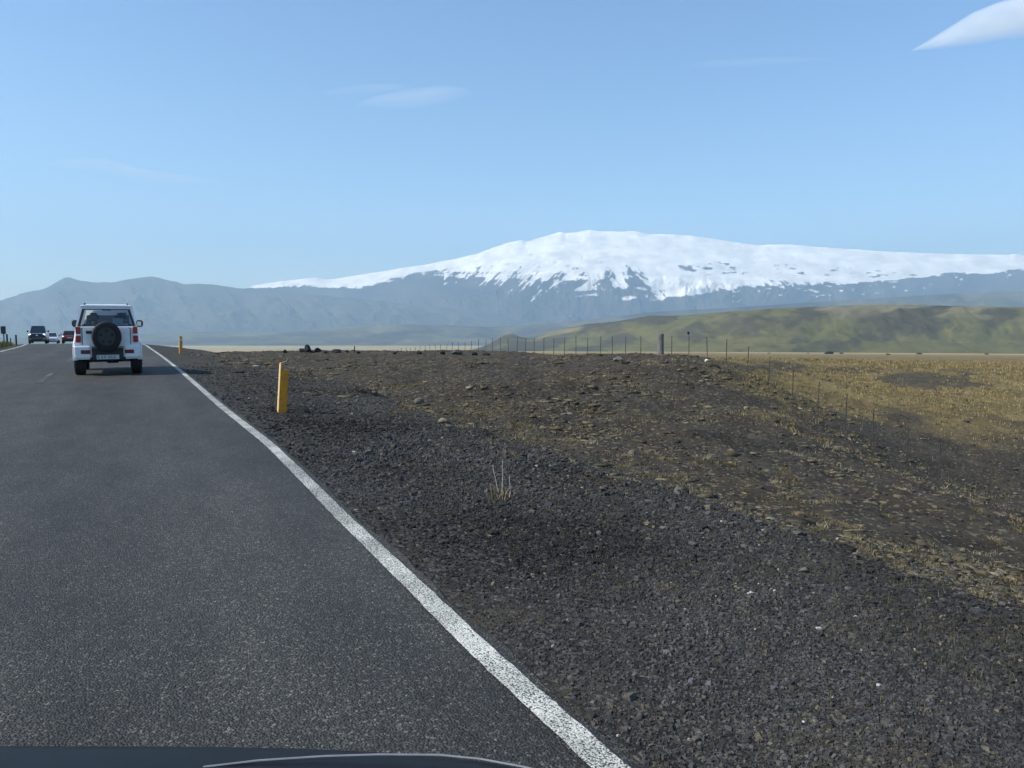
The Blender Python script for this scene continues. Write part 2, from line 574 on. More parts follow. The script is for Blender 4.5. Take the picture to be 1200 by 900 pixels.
def edge_x(t):
    """lateral place of the right edge line"""
    t = np.asarray(t, float)
    k = np.linspace(-0.5, 0.5, 9)
    w = np.clip(0.12 * np.abs(t), 0.6, 6)
    return sum(np.interp(t + kk * w, _et, _ex) for kk in k) / 9 + road_off(t)


LEFT_W = -4.45

# ------------------------------------------------------------------ terrain
ctrl = []
def cp(px, py, D): ctrl.append(tuple(at_depth(px, py, D)))
def cl(L, t, z): ctrl.append((L, t, z))

for a in [(577, 414, 55.7), (622, 415, 50.4), (682, 417.5, 44.8), (749, 419, 39.9), (811, 421, 36.2), (860, 429, 33.7), (906, 453, 31.7), (993, 500, 28.4),
          (1042, 526, 26.9), (1104, 558, 25.2), (1190, 600, 23),
          (811, 420, 31), (850, 428, 31), (700, 420, 33), (620, 419, 38), (860, 421, 48), (900, 432, 50), (950, 443, 50),
          (300, 412, 58), (350, 412, 60), (420, 412.5, 58), (500, 413.5, 57),
          (900, 424, 70), (1000, 434, 66), (1100, 442, 62), (1200, 449, 60), (1300, 456, 58), (1150, 488, 38), (1250, 496, 40), (950, 466, 38), (900, 443, 40),
          (1000, 421, 120), (1150, 424, 120), (1280, 426, 120), (870, 418, 110)]:
    cp(*a)
for tt in (-10, 2, 6, 10, 15, 20, 26, 32, 40): cl(6.1, tt, -0.95)
cl(6.0, 50, -0.85); cl(6.0, 60, -1.1)
for L, tt, z in [(14, -5, -2.5), (14, 4, -2.5), (14, 12, -1.9), (14, 18, -1.2), (14, 25, -0.80), (14, 35, -0.72), (14, 45, -0.74), (9.5, 12, -1.15), (9.5, 20, -0.88), (9.5, 30, -0.70),
                 (10, 3, -1.7), (24, -10, -5), (24, 3, -4.8)]:
    cl(L, tt, z)
for px, D, z in [(577, 85, -3.6), (400, 95, -3.6), (250, 95, -3.8), (750, 68, -2.8), (811, 52, -2.3), (680, 78, -3.2)]:
    q = at_depth(px, 400, D); cl(q[0], q[1], z)
for tt in (-15, 5, 20, 34, 46): cl(-7.4, tt, 0.28)
for tt in (-15, 10, 30): cl(-14, tt, 0.05)
cl(-14, 48, -0.6); cl(-25, -10, -1); cl(-25, 20, -1); cl(-25, 50, -1.8); cl(-14, 70, -1.6); cl(-20, 100, -3.5); cl(-45, 20, -2); cl(-45, 80, -3.5)
C_ = np.array(ctrl)


def _U(r2):
    return 0.5 * r2 * np.log(r2 + 1e-9)


_n = len(C_)
_K = _U(((C_[:, None, :2] - C_[None, :, :2]) ** 2).sum(-1)) + np.eye(_n) * 0.5
_P = np.c_[np.ones(_n), C_[:, :2]]
_A = np.block([[_K, _P], [_P.T, np.zeros((3, 3))]])
_wt = np.linalg.solve(_A, np.r_[C_[:, 2], 0, 0, 0])


def tps(x, y):
    x = np.asarray(x, float); y = np.asarray(y, float)
    s = _wt[_n] + _wt[_n + 1] * x + _wt[_n + 2] * y
    for i in range(_n):
        s = s + _wt[i] * _U((x - C_[i, 0]) ** 2 + (y - C_[i, 1]) ** 2)
    return s


def zplain(x, y):
    D = np.maximum(x * fh_[0] + y * fh_[1], -60)
    r = np.hypot(x, y)
    c = np.minimum(1.9 + 0.0133 * r, 34.5)
    return 1.22 - 0.0244 * D - c


def base_h(x, y, detail=True):
    x = np.asarray(x, float); y = np.asarray(y, float)
    r = np.hypot(x, y)
    xr = x - road_off(y)
    zp = zplain(x, y)
    near = 1 - sst(80, 135, r)
    zt = np.where(near > 0, np.clip(tps(np.where(near > 0, x, 0), np.where(near > 0, y, 0)), -8, 0.8), 0)
    z = zp * (1 - near) + zt * near
    bump_w = sst(5.0, 9.0, xr) * (1 - sst(150, 600, r)) + sst(5.2, 6.5, -xr) * (1 - sst(100, 200, r)) * 0.6
    if detail:
        z = z + bump_w * ((0.16 + 0.40 * (1 - sst(22, 34, r)) * sst(6.5, 9.5, xr)) * fbm(x / 5.5, y / 5.5, 3, 5) + 0.15 * fbm(x / 1.6, y / 1.6, 3, 9) + 0.085 * fbm(x / 0.45, y / 0.45, 2, 3) + 0.05 * fbm(x / 0.19, y / 0.19, 2, 4) * (1 - sst(18, 30, r)))
        # uneven lip of the gravel bank
    # road embankment
    zr = road_z(y)
    s_r = np.clip(xr - 1.22, 0, None)
    lip = 4.4 - 0.9 * (1 - sst(3, 10, y)) + (1.2 * fbm(x / 2.4, y / 2.4, 3, 21) if detail else 0)
    prof_r = zr - 0.010 - (0.055 + 0.075 * sst(22, 44, y)) * s_r - 0.60 * sst(0.72, 1.0, s_r / lip)
    wr = 1 - sst(4.3, 7.2, xr)
    s_l = np.clip(-xr + LEFT_W - 0.15, 0, None)
    prof_l = zr - 0.03 - 0.02 * s_l
    wl_ = 1 - sst(0.3, 1.8, s_l)
    inroad = np.where(xr > -1.6, wr, wl_)
    ok = (y > -80) & (y < 200)
    inroad = np.where(ok, inroad * (1 - sst(130, 190, y)), 0)
    prof = np.where(xr > -1.6, prof_r, prof_l)
    if detail:
        prof = prof + np.where(xr > 1.35, sst(1.35, 2.5, xr) * (0.05 * fbm(x / 0.8, y / 0.8, 3, 31) + 0.022 * fbm(x / 0.16, y / 0.16, 2, 37)), 0)
    z = z * (1 - inroad) + prof * inroad
    # keep the ground below the asphalt
    under = ((xr > LEFT_W - 0.1) & (x < edge_x(y) + 0.03) & ok & (y < 160))
    z = np.where(under, np.minimum(z, zr - 0.05), z)
    return z


def hit(px, py, far=400, D0=1.2):
    d = ray(px, py); d = d / d.dot(fh_)
    Ds = D0 * np.exp(np.linspace(0, math.log(far / D0), 1400))
    P = CP[None] + d[None] * Ds[:, None]
    hz = base_h(P[:, 0], P[:, 1])
    below = np.nonzero(P[:, 2] < hz)[0]
    i = below[0] if len(below) else len(Ds) - 1
    return P[i, 0], P[i, 1], float(base_h(P[i, 0], P[i, 1]))


# polar ground sheet, finest inside the view
az = np.concatenate([np.linspace(-180, -44, 46)[:-1], np.linspace(-44, 44, 760), np.linspace(44, 180, 46)[1:-1]])
rr = np.concatenate([np.linspace(0.3, 1.6, 5)[:-1], 1.6 * np.exp(np.arange(0, math.log(90 / 1.6), 0.0095)), 90 * np.exp(np.arange(0.0095, math.log(14500 / 90), 0.022))])
A_, R_ = np.meshgrid(np.radians(az), rr)
ang = A_ + YAW
GX = R_ * np.sin(ang); GY = R_ * np.cos(ang)
GZ = base_h(GX, GY)
nr, nc = GX.shape
V = np.stack([GX, GY, GZ], -1).reshape(-1, 3)
V = np.vstack([V, [[0, 0, -0.06]]])
F = grid_faces(nr, nc, wrap=True)
x, y = V[:, 0], V[:, 1]
ppx, ppy, pdep = proj(x, y, V[:, 2])
xr = x - road_off(y); r = np.hypot(x, y)
nz = fbm(x / 3.0, y / 3.0, 4, 41)
nz2 = fbm(x / 14.0, y / 14.0, 4, 47)
nz3b = fbm(x / 0.8, y / 0.8, 4, 59)
inb = (y > -80) & (y < 170)
gravel = np.where(inb & (xr > -6.0), 1 - sst(3.2, 6.6, xr + 0.9 * (1 - sst(3, 10, y)) + 2.6 * nz + 1.6 * nz3b) * 1.0 - 0.45 * sst(10, 26, y) * sst(1.8, 2.6, xr) * sst(-0.1, 0.25, nz + 0.6 * nz3b), 0.0)
gravel = np.where(inb & (xr < -1.6), 1 - sst(0.3, 1.0, -xr + LEFT_W + 0.6 * nz), gravel)
front = pdep > 1
azpx = np.where(front, np.clip(ppx, -500, 2500), np.where(xr > 0, 2500, -500))
nz3 = fbm(x / 1.2, y / 1.2, 4, 53)


def golden_mask(px, py, n1, n2, n3):
    yb = np.interp(px, [770, 830, 870, 910, 960, 1050, 1200, 1500], [400, 424, 448, 474, 488, 500, 520, 540])
    return sst(-28, 34, yb - py + 34 * n1 + 26 * n2 + 16 * n3) * sst(770, 850, px + 60 * n1)


golden = np.where(front, golden_mask(ppx, ppy, nz2, nz, nz3), np.where(xr > 30, 1.0, 0.0))
golden = np.maximum(golden, sst(70, 110, r))
patch = np.zeros_like(golden)
for (qx, qy, ax_, ay_) in [(1095, 446, 62, 11), (905, 430, 55, 8), (870, 470, 60, 12), (990, 434, 35, 4), (1010, 500, 80, 10)]:
    dd = ((ppx - qx) / ax_) ** 2 + ((ppy - qy) / ay_) ** 2
    patch = np.maximum(patch, np.where(front, 1 - sst(0.5, 1.3, dd + 1.6 * nz + 0.8 * nz3), 0))
golden = golden * (1 - 0.85 * patch)
golden = np.maximum(golden, 0.06 * sst(0.10, 0.30, nz2 * 0.4 + nz * 0.4 + nz3 * 0.8) * sst(5, 8, xr))
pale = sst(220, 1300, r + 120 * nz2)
green = np.where((xr < LEFT_W - 0.6) & (r < 200), sst(0.9, 1.6, -xr + LEFT_W + 0.5 * nz), 0.0)
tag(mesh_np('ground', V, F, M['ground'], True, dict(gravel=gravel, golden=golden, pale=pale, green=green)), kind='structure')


# ------------------------------------------------------------------ road and its paint
def strip(name, fx0, fx1, t0, t1, mat, lift, cols=2, step=0.5):
    ts = [t0]
    while ts[-1] < t1: ts.append(min(t1, ts[-1] + max(0.05, step * max(0.25, min(1, (abs(ts[-1]) + 2) / 20)))))
    ts = np.array(ts)
    a, b = fx0(ts), fx1(ts)
    f = np.linspace(0, 1, cols)[None]
    X = a[:, None] * (1 - f) + b[:, None] * f
    Y = np.repeat(ts[:, None], cols, 1)
    Z = np.repeat(road_z(ts)[:, None], cols, 1) + lift
    o = mesh_np(name, np.stack([X, Y, Z], -1).reshape(-1, 3), grid_faces(len(ts), cols), mat)
    return tag(o, kind='structure')


ragged = lambda s: (lambda t: 0.05 * fbm(t / 0.5, t * 0 + s, 4, 61))
strip('road', lambda t: road_off(t) + LEFT_W - 0.2 + ragged(3)(t), lambda t: edge_x(t) + 0.085 + 0.6 * ragged(7)(t), -60, 150, M['asphalt'], 0.0, cols=5, step=0.6)
jag = lambda s: (lambda t: 0.006 * fbm(t / 0.06, t * 0 + s, 3, 71))
strip('edge_line', lambda t: edge_x(t) - 0.047 + jag(2)(t), lambda t: edge_x(t) + 0.047 + jag(5)(t), -20, 150, M['line'], 0.004, step=0.2)
strip('edge_line', lambda t: road_off(t) + LEFT_W - 0.06, lambda t: road_off(t) + LEFT_W + 0.06, -20, 150, M['line'], 0.004, step=0.6)
for k in range(9):
    t0 = 9.2 + 9.0 * (k - 1)
    strip('centre_dash', lambda t: road_off(t) - 1.56, lambda t: road_off(t) - 1.46, t0, t0 + 3.0, M['faint'], 0.004, step=0.3)


# ------------------------------------------------------------------ far hills and mountains
def ridge(name, crest, foot_y, D_foot, D_crest, D_back, mat, x0, x1, ncol, nrow, prof, rough=0.0, seed=0, gully=0.0, gscale=30.0, tint=None, foot_drop=30, crest_n=0.5, genv=None):
    px = np.linspace(x0, x1, ncol)
    cx, cy = zip(*crest)
    yc = np.interp(px, cx, cy)
    k = np.ones(7) / 7
    yc = np.convolve(np.pad(yc, 3, mode='edge'), k, mode='valid')
    yc = yc + crest_n * fbm(px / 9.0, px * 0 + seed, 4, seed + 3)
    Dc = np.interp(px, *D_crest) if isinstance(D_crest, tuple) else np.full(ncol, float(D_crest))
    D_back = Dc * 1.5 if D_back is None else D_back
    sm = lambda q: np.convolve(np.pad(q, 60, mode='edge'), np.ones(121) / 121, mode='valid')
    Dc = sm(Dc); Df = sm(np.interp(px, *D_foot) if isinstance(D_foot, tuple) else np.full(ncol, float(D_foot)))
    dirs = np.stack([ray(a, b) for a, b in zip(px, yc)])
    dh = dirs / (dirs @ fh_)[:, None]
    zc = CH + dh[:, 2] * Dc
    fy = np.interp(px, *foot_y) if isinstance(foot_y, tuple) else np.full(ncol, float(foot_y))
    slope_f = np.array([(ray(600, b)[2] / ray(600, b).dot(fh_)) for b in fy])
    zf = CH + slope_f * Df
    s = np.linspace(0, 1, nrow)[:, None]
    D = Df[None] + (Dc - Df)[None] * s
    X = dh[None, :, 0] * D; Y = dh[None, :, 1] * D
    p = prof(s + 0 * px[None], px[None] + 0 * s)
    env = np.clip(s * (1 - s) * 4, 0, 1) ** 0.8
    PX = px[None] + 0 * s
    if genv is not None: env = env * genv(s)
    g = 0
    if gully:
        wob = 14 * fbm(PX / 40, s * 5 + 0 * PX, 3, seed + 11) + (s - 0.5) * gscale * 0.8
        rid = 1 - np.abs(2 * fbm((PX + wob) / gscale, s * 1.2 + 0 * PX, 4, seed + 5, gain=0.55))
        g = gully * (rid - 0.75)
    n = rough * fbm(PX / 22, s * 9 + 0 * PX, 5, seed + 19)
    H = (zc - zf)[None]
    wn_ = max(3, int(18 * ncol / (x1 - x0))) | 1
    zs = zc
    for _ in range(2): zs = np.convolve(np.pad(zs, wn_ // 2, mode='edge'), np.ones(wn_) / wn_, mode='valid')
    Z = zf[None] + (zs - zf)[None] * (p + env * (g + n)) + (zc - zs)[None] * sst(0.86, 1.0, s)
    Xb = dh[None, :, 0] * D_back; Yb = dh[None, :, 1] * D_back
    Zb = np.minimum(zc - 0.35 * (zc - zf), CH + dh[:, 2] * D_back - 40)[None]
    X0 = dh[None, :, 0] * (Df * 0.985)[None]; Y0 = dh[None, :, 1] * (Df * 0.985)[None]; Z0 = (zf - foot_drop)[None]
    X = np.vstack([X0, X, Xb]); Y = np.vstack([Y0, Y, Yb]); Z = np.vstack([Z0, Z, Zb])
    sf = np.concatenate([[0], np.linspace(0, 1, nrow), [1]])[:, None] + 0 * px[None]
    PXf = px[None] + 0 * sf
    gf = np.vstack([np.zeros((1, ncol)), (g if gully else 0) + n + 0 * PX, np.zeros((1, ncol))])
    qx, qy, _ = proj(X, Y, Z)
    col = tint(PXf, sf, gf, qy)
    o = mesh_np(name, np.stack([X, Y, Z], -1).reshape(-1, 3), grid_faces(*X.shape), mat, True, dict(tint=col.reshape(-1, 3)))
    return tag(o, kind='structure')


def lerp3(a, b, f):
    return np.asarray(a)[None, None] * (1 - f[..., None]) + np.asarray(b)[None, None] * f[..., None]


# green hill on the right
HILL = [(480, 412.4), (535, 412), (560, 408), (575, 402), (590, 391.5), (600, 390), (612, 395.5), (625, 397), (640, 390), (660, 385), (690, 379), (720, 377), (745, 373), (760, 370), (800, 370), (850, 366),
        (900, 362), (931, 361), (980, 358.5), (1023, 357), (1060, 357.5), (1089, 358), (1150, 359), (1200, 360), (1300, 362), (1500, 375), (1700, 390)]


def t_hill(px, s, g, qy):
    n1 = fbm(px / 46 - s * 2.0, s * 2.2 + px / 160, 5, 101)
    n2 = fbm(px / 14 + s * 2, s * 5, 4, 107)
    f = sst(-0.16, 0.26, 0.8 * n1 + 0.30 * n2 + 0.8 * g + 0.45 * (s - 0.50) + 0.35 * (1 - sst(625, 720, px)) - 0.0006 * (px - 860))
    c = lerp3((0.112, 0.102, 0.040), (0.052, 0.043, 0.030), 0.80 * f)
    f2 = sst(0.10, 0.35, fbm(px / 70 - 1.5 * s, s * 3, 4, 113)) * sst(0.55, 0.8, s) * 0.8
    c = c * (1 - f2[..., None]) + np.array([0.19, 0.16, 0.085]) * f2[..., None]
    return c


ridge('green_hill', HILL, 412.2, ([480, 640, 760, 900], [2500, 2250, 1750, 1420]), ([480, 640, 760, 900], [3200, 2850, 2200, 1780]), None, M['hill'], 480, 1700, 1200, 150, lambda s, px: np.where(s < 0.16, s * 0.9, 0.144 + 0.856 * sst(0.02, 1.0, (s - 0.16) / 0.84) ** 0.9), 0.06, 3, 0.10, 70, t_hill, 12, 0.7)

# hazy foothills
FOOT = [(-300, 398), (60, 396), (150, 393), (220, 389), (300, 390), (360, 388), (420, 383), (470, 380), (520, 381), (570, 383), (610, 381), (680, 376), (760, 366), (850, 361), (950, 354), (1020, 350), (1100, 345),
        (1200, 341), (1350, 338), (1700, 350)]


def t_foot(px, s, g, qy):
    f = sst(-0.15, 0.25, fbm(px / 50, s * 4, 5, 131) + 0.6 * g)
    c = lerp3((0.105, 0.096, 0.058), (0.058, 0.048, 0.046), f)
    w = sst(-0.05, 0.3, fbm(px / 90, s * 3, 3, 135))
    return c * (0.8 + 0.4 * w[..., None])


ridge('foothill', FOOT, 404, 5200, 6400, 9000, M['rock'], -300, 1700, 1100, 90, lambda s, px: s ** 1.25, 0.16, 23, 0.25, 60, t_foot, 40, 0.6)

# long dark mountain on the left
LEFT = [(-400, 380), (-200, 372), (-60, 362), (0, 352), (25, 344), (54, 337.5), (67, 330), (79, 324), (90, 328), (107, 330.5), (125, 331), (133, 331), (150, 327), (165, 325), (179, 324), (196, 328), (217, 333), (233, 332.5),
        (258, 334.5), (287, 338.5), (330, 341), (420, 350), (560, 365), (700, 385), (800, 398)]


def t_left(px, s, g, qy):
    f = sst(-0.2, 0.25, fbm(px / 30, s * 4, 5, 151) + 0.8 * g)
    return lerp3((0.075, 0.066, 0.050), (0.052, 0.047, 0.043), f)


ridge('mountain', LEFT, 401, 7600, 9300, 11500, M['rock'], -400, 800, 900, 120, lambda s, px: s ** 1.15, 0.16, 43, 0.24, 64, t_left, 60, 0.9)

# ice capped mountain
ICE = [(100, 356), (200, 346), (260, 340), (287, 338), (300, 334), (325, 330), (350, 327.5), (371, 325), (383, 328), (400, 325.5), (417, 323), (458, 316), (500, 310), (538, 302.5), (560, 297), (573, 292), (596, 284), (611, 281.5), (617, 283), (631, 279),
       (649, 274), (657, 271.5), (663, 273.5), (675, 272), (691, 269), (701, 271), (722, 271.5), (745, 271), (757, 274), (792, 275), (815, 276.5), (852, 282.5), (883, 287), (924, 286.5), (956, 289), (997, 292),
       (1042, 295), (1089, 297), (1137, 298), (1184, 299), (1189, 297.5), (1200, 299), (1300, 303), (1450, 312), (1700, 335)]
YF = [(200, 330), (287, 334), (320, 332), (345, 330), (380, 333), (420, 331), (470, 320), (500, 313), (540, 308), (560, 301), (600, 297), (640, 302), (690, 303), (715, 298), (735, 296), (755, 320), (765, 344), (800, 344), (830, 338), (850, 334), (880, 332), (900, 326), (930, 328),
      (1010, 327), (1067, 323), (1105, 318), (1200, 313), (1700, 322)]
YN = [(200, 334), (287, 341), (345, 340), (420, 340), (470, 333), (500, 325), (540, 330), (580, 338), (620, 338), (660, 342), (700, 348), (730, 352), (757, 355), (764, 355), (800, 351), (850, 345), (880, 341), (930, 338), (1010, 336), (1067, 330), (1105, 325), (1200, 321), (1700, 330)]


def t_ice(px, s, g, qy):
    yf = np.interp(px, *zip(*YF)); yn = np.interp(px, *zip(*YN))
    fr = (yn - qy) / np.maximum(yn - yf, 1.0)
    # streaks that run down the gullies, leaning right of the rocky spur and left of it
    lean = np.where(px > 715, 1.0, -1.0) * sst(0, 60, np.abs(px - 715))
    u = (px - lean * (qy - 300) * 0.9)
    st = fbm(u / 4.2, qy / 9.0, 5, 171, gain=0.65)
    st2 = fbm(px / 21.0 + qy / 12, qy / 3.2, 5, 177)
    spur = sst(0, 12, qy - 297 - 0.62 * np.abs(px - 737)) * (1 - sst(785, 822, px + 14 * st)) * (1 - sst(-4, 6, qy - (347 - 0.45 * np.abs(px - 765)) + 6 * st) * (px > 752))
    w_ = 0.22 + 0.75 * np.exp(-((px - 655) / 95) ** 2) + 0.3 * np.exp(-((px - 900) / 60) ** 2)
    sn = fr - 0.5 + 1.0 * w_ * st + (0.42 + 0.05 * (px > 800)) * st2 - 0.5 * w_ * g - (0.62 - 0.2 * (px < 700)) * spur + 0.5 * spur * st
    snow = sst(-0.07, 0.07, sn)
    # bare rock islands high in the ice
    isl = fbm(px / 10.0 + 3, qy / 2.6, 4, 191)
    zone = 1.5 * np.exp(-(((px - 672) / 45) ** 2 + ((qy - 297) / 12) ** 2)) + 0.6 * np.exp(-(((px - 835) / 50) ** 2 + ((qy - 314) / 8) ** 2)) + 0.42 * np.exp(-(((px - 950) / 70) ** 2 + ((qy - 316) / 7) ** 2)) + 0.35 * np.exp(-(((px - 1040) / 50) ** 2 + ((qy - 322) / 5) ** 2))
    snow = snow * (1 - sst(0.12, 0.20, (isl + 0.06 * (px < 740)) * zone * 1.6))
    # stray patches below the ice
    pt = fbm(u / 4.5 + 9, qy / 9.0, 4, 197)
    pt2 = fbm(px / 7.0 + 31, qy / 2.6, 4, 199)
    snow = np.maximum(snow, sst(0.44, 0.52, pt2) * (qy < yn + 11) * (px > 860) * 0.85)
    snow = np.maximum(snow, sst(0.34, 0.42, pt + 0.02 * (yn + 2 - qy)) * (qy < yn + 16) * (px < 760) * (px > 520) * 0.9)
    rk = sst(-0.2, 0.3, fbm(px / 24, s * 6, 5, 181) + 0.7 * g)
    c = lerp3((0.080, 0.068, 0.062), (0.040, 0.034, 0.038), rk)
    ice = lerp3((0.87, 0.815, 0.72), (0.93, 0.88, 0.79), sst(-0.2, 0.2, st2))
    return c * (1 - snow[..., None]) + ice * snow[..., None]


ridge('ice_mountain', ICE, 399, 8700, 10600, 12200, M['rock'], 150, 1500, 2600, 340, lambda s, px: 0.42 * s + 0.58 * sst(-0.1, 1.35, s) / sst(-0.1, 1.35, 1.0), 0.09, 63, 0.055, 34, t_ice, 80, 0.6, lambda s: 1 - 0.97 * sst(0.42, 0.66, s))

# ------------------------------------------------------------------ haze
def haze_box(dens):
    mb = MB().box(-17000, 17000, -15000, 17000, -470, 1780)
    t = NT('haze')
    t.t.nodes.remove(t.b)
    pv = t.n('ShaderNodeVolumePrincipled')
    pv.inputs['Color'].default_value = (0.52, 0.745, 0.93, 1)
    pv.inputs['Density'].default_value = dens
    pv.inputs['Anisotropy'].default_value = 0.1
    t.l(pv.outputs[0], t.out.inputs['Volume'])
    t.m.cycles.homogeneous_volume = True
    o = mb.build('haze', t.m)
    return tag(o, kind='stuff')


haze_box(0.95e-4)


# ------------------------------------------------------------------ clouds: thin lens-shaped bodies of vapour high above the land
def cloud(name, outline_top, outline_bot, D, thick, dens, label, seed):
    """outline_*: pixel polylines over the same px range; a lens whose thickness follows the distance to the rim"""
    x0 = outline_top[0][0]; x1 = outline_top[-1][0]
    nu, nv = 60, 24
    px = np.linspace(x0, x1, nu)
    yt = np.interp(px, *zip(*outline_top)); yb = np.interp(px, *zip(*outline_bot))
    V_ = []
    for side in (1, -1):
        for i in range(nu):
            for j in range(nv):
                f = j / (nv - 1)
                py = yt[i] * (1 - f) + yb[i] * f
                e = math.sin(math.pi * i / (nu - 1)) ** 0.6 * (1 - abs(2 * f - 0.75 if f < 0.375 else (f - 0.375) / 0.625) ** 2.0 if True else 0)
                a = abs((f - 0.3) / (0.3 if f < 0.3 else 0.7))
                e = (math.sin(math.pi * i / (nu - 1)) ** 0.6) * (1 - a ** 2) ** (0.6 if f < 0.3 else 1.2)
                wob = 1 + 0.5 * float(fbm(np.array([px[i] / 30.0]), np.array([f * 3.0]), 3, seed)[0])
                V_.append(at_depth(px[i], py, D + side * thick * 0.5 * e * wob))
    F_ = list(map(tuple, grid_faces(nu, nv))) + [tuple(reversed([q + nu * nv for q in f])) for f in grid_faces(nu, nv)]
    me = bpy.data.meshes.new(name)
    me.from_pydata([tuple(v) for v in V_], [], F_)
    bm = bmesh.new(); bm.from_mesh(me)
    bmesh.ops.remove_doubles(bm, verts=bm.verts, dist=0.5)
    bmesh.ops.recalc_face_normals(bm, faces=bm.faces)
    bm.to_mesh(me); bm.free()
    t = NT('vapour')
    t.t.nodes.remove(t.b)
    pv = t.n('ShaderNodeVolumePrincipled')
    pv.inputs['Color'].default_value = (0.99, 0.99, 0.99, 1)
    pv.inputs['Density'].default_value = dens
    pv.inputs['Anisotropy'].default_value = 0.0
    t.l(pv.outputs[0], t.out.inputs['Volume'])
    t.m.cycles.homogeneous_volume = True
    me.materials.append(t.m)
    o = link(bpy.data.objects.new(name, me))
    return tag(o, label, 'cloud')


cloud('lens_cloud', [(1066, 60), (1085, 49), (1110, 33), (1140, 14), (1170, 2), (1210, -8), (1270, -14), (1350, 0), (1400, 20)],
      [(1066, 60.5), (1085, 59), (1110, 57.5), (1140, 54.5), (1170, 49), (1210, 44), (1270, 38), (1350, 30), (1400, 22)], 9000, 900, 0.0022, 'smooth white lens shaped cloud in the upper right corner of the sky', 5)
cloud('wispy_cloud', [(415, 122), (440, 112), (480, 104), (515, 99), (545, 102), (556, 108)], [(415, 124), (440, 128), (480, 130), (515, 124), (545, 116), (556, 109)], 12500, 500, 0.0005,
      'thin pale wisp of cloud high in the blue left of the summit', 9)
cloud('wispy_cloud', [(370, 108), (400, 102), (430, 98), (465, 97), (490, 103)], [(370, 109), (400, 113), (430, 112), (465, 108), (490, 104)], 12700, 300, 0.0004,
      'faintest smaller streak just above and left of the thin pale wisp', 14)
cloud('wispy_cloud', [(50, 192), (80, 185), (120, 184), (170, 198), (220, 205), (260, 212)], [(50, 194), (80, 198), (120, 203), (170, 214), (220, 218), (260, 213)], 14500, 500, 0.00055,
      'broad faint streak of cloud low on the left above the small car', 19)

cloud('wispy_cloud', [(800, 77), (830, 70), (870, 68), (930, 66), (985, 69)], [(800, 78), (830, 82), (870, 80), (930, 75), (985, 70)], 12000, 300, 0.00030,
      'faint pale streak high above the right shoulder of the ice mountain', 27)

# ------------------------------------------------------------------ loose stones and ground cover
rng = np.random.default_rng(7)
_bm = bmesh.new(); bmesh.ops.create_icosphere(_bm, subdivisions=1, radius=1.0)
ICO_V = np.array([v.co[:] for v in _bm.verts]); ICO_F = np.array([[v.index for v in f.verts] for f in _bm.faces]); _bm.free()
OCT_V = np.array([(-1, -1, -.8), (1, -1, -.8), (1, 1, -.8), (-1, 1, -.8), (-.6, -.7, .8), (.7, -.6, .7), (.6, .7, .8), (-.7, .6, .7)], float) * 0.75
OCT_F = np.array([(0, 3, 2), (0, 2, 1), (4, 5, 6), (4, 6, 7), (0, 1, 5), (0, 5, 4), (1, 2, 6), (1, 6, 5), (2, 3, 7), (2, 7, 6), (3, 0, 4), (3, 4, 7)])


def scatter(name, P, size, flat, cols, mat, base=(OCT_V, OCT_F), jit=0.28, sink=0.25, smooth=False, stretch=0.5):
    bv, bf = base
    n = len(P); k = len(bv)
    a = rng.uniform(0, 2 * np.pi, n); ca, sa = np.cos(a), np.sin(a)
    v = bv[None] + rng.normal(0, jit, (n, k, 3)) * 0.6
    sc = np.stack([size * rng.uniform(1 - stretch * .5, 1 + stretch, n), size * rng.uniform(1 - stretch * .7, 1 + stretch * .3, n), size * flat], -1)
    v = v * sc[:, None, :]
    X = v[..., 0] * ca[:, None] - v[..., 1] * sa[:, None]
    Y = v[..., 0] * sa[:, None] + v[..., 1] * ca[:, None]
    Z = v[..., 2] + (sc[:, 2] * (0.75 - sink))[:, None]
    VV = np.stack([X, Y, Z], -1) + P[:, None, :]
    FF = bf[None] + (np.arange(n) * k)[:, None, None]
    CC = np.repeat(cols[:, None, :], k, 1)
    o = mesh_np(name, VV.reshape(-1, 3), FF.reshape(-1, 3), mat, smooth, dict(tint=CC.reshape(-1, 3)))
    return tag(o, kind='stuff')


def polar_pts(n, r0, r1, a0=-40, a1=40, power=0.0):
    u = rng.uniform(0, 1, n)
    rr_ = r0 * (r1 / r0) ** (u ** (1 + power))
    an = np.radians(rng.uniform(a0, a1, n)) + YAW
    return rr_ * np.sin(an), rr_ * np.cos(an), rr_


def grey_cols(n, lo=0.02, hi=0.11, pale=0.03, warm=0.0):
    g = lo + (hi - lo) * rng.beta(1.4, 3.2, n)
    g = np.where(rng.uniform(0, 1, n) < pale, rng.uniform(0.16, 0.38, n), g)
    w = rng.normal(0, 0.05, n) + warm
    return np.stack([g * (1 + w), g * (1 + 0.25 * w), g * (1 - 1.2 * w)], -1)


# pebbles of the gravel bank
x, y, r_ = polar_pts(330000, 1.7, 24)
xr = x - edge_x(y)
keep = (xr > 0.055 + 0.09 * rng.random(len(x))) & (xr < 4.5 - 0.9 * (1 - sst(3, 10, y)) + rng.normal(0, 1.0, len(x)))
thin = sst(1.8, 4.2, xr + 1.5 * fbm(x / 1.6, y / 1.6, 4, 251)) * 0.72
keep &= rng.uniform(0, 1, len(x)) < (0.35 + 0.65 * sst(0.2, 1.0, xr)) * (1 - thin)
x, y, r_ = x[keep], y[keep], r_[keep]
sz = 0.0049 * np.exp(rng.normal(0, 0.42, len(x))) * np.clip(r_ / 3.5, 0.9, 2.2)
gc = grey_cols(len(x), 0.018, 0.095, 0.0015, 0.05)
brown = np.clip(sst(1.6, 4.8, x - edge_x(y)) * 0.75 + 0.35 * sst(0.0, 0.25, fbm(x / 1.3, y / 1.3, 4, 241)) - 0.1, 0, 1) * rng.uniform(0.2, 1.0, len(x))
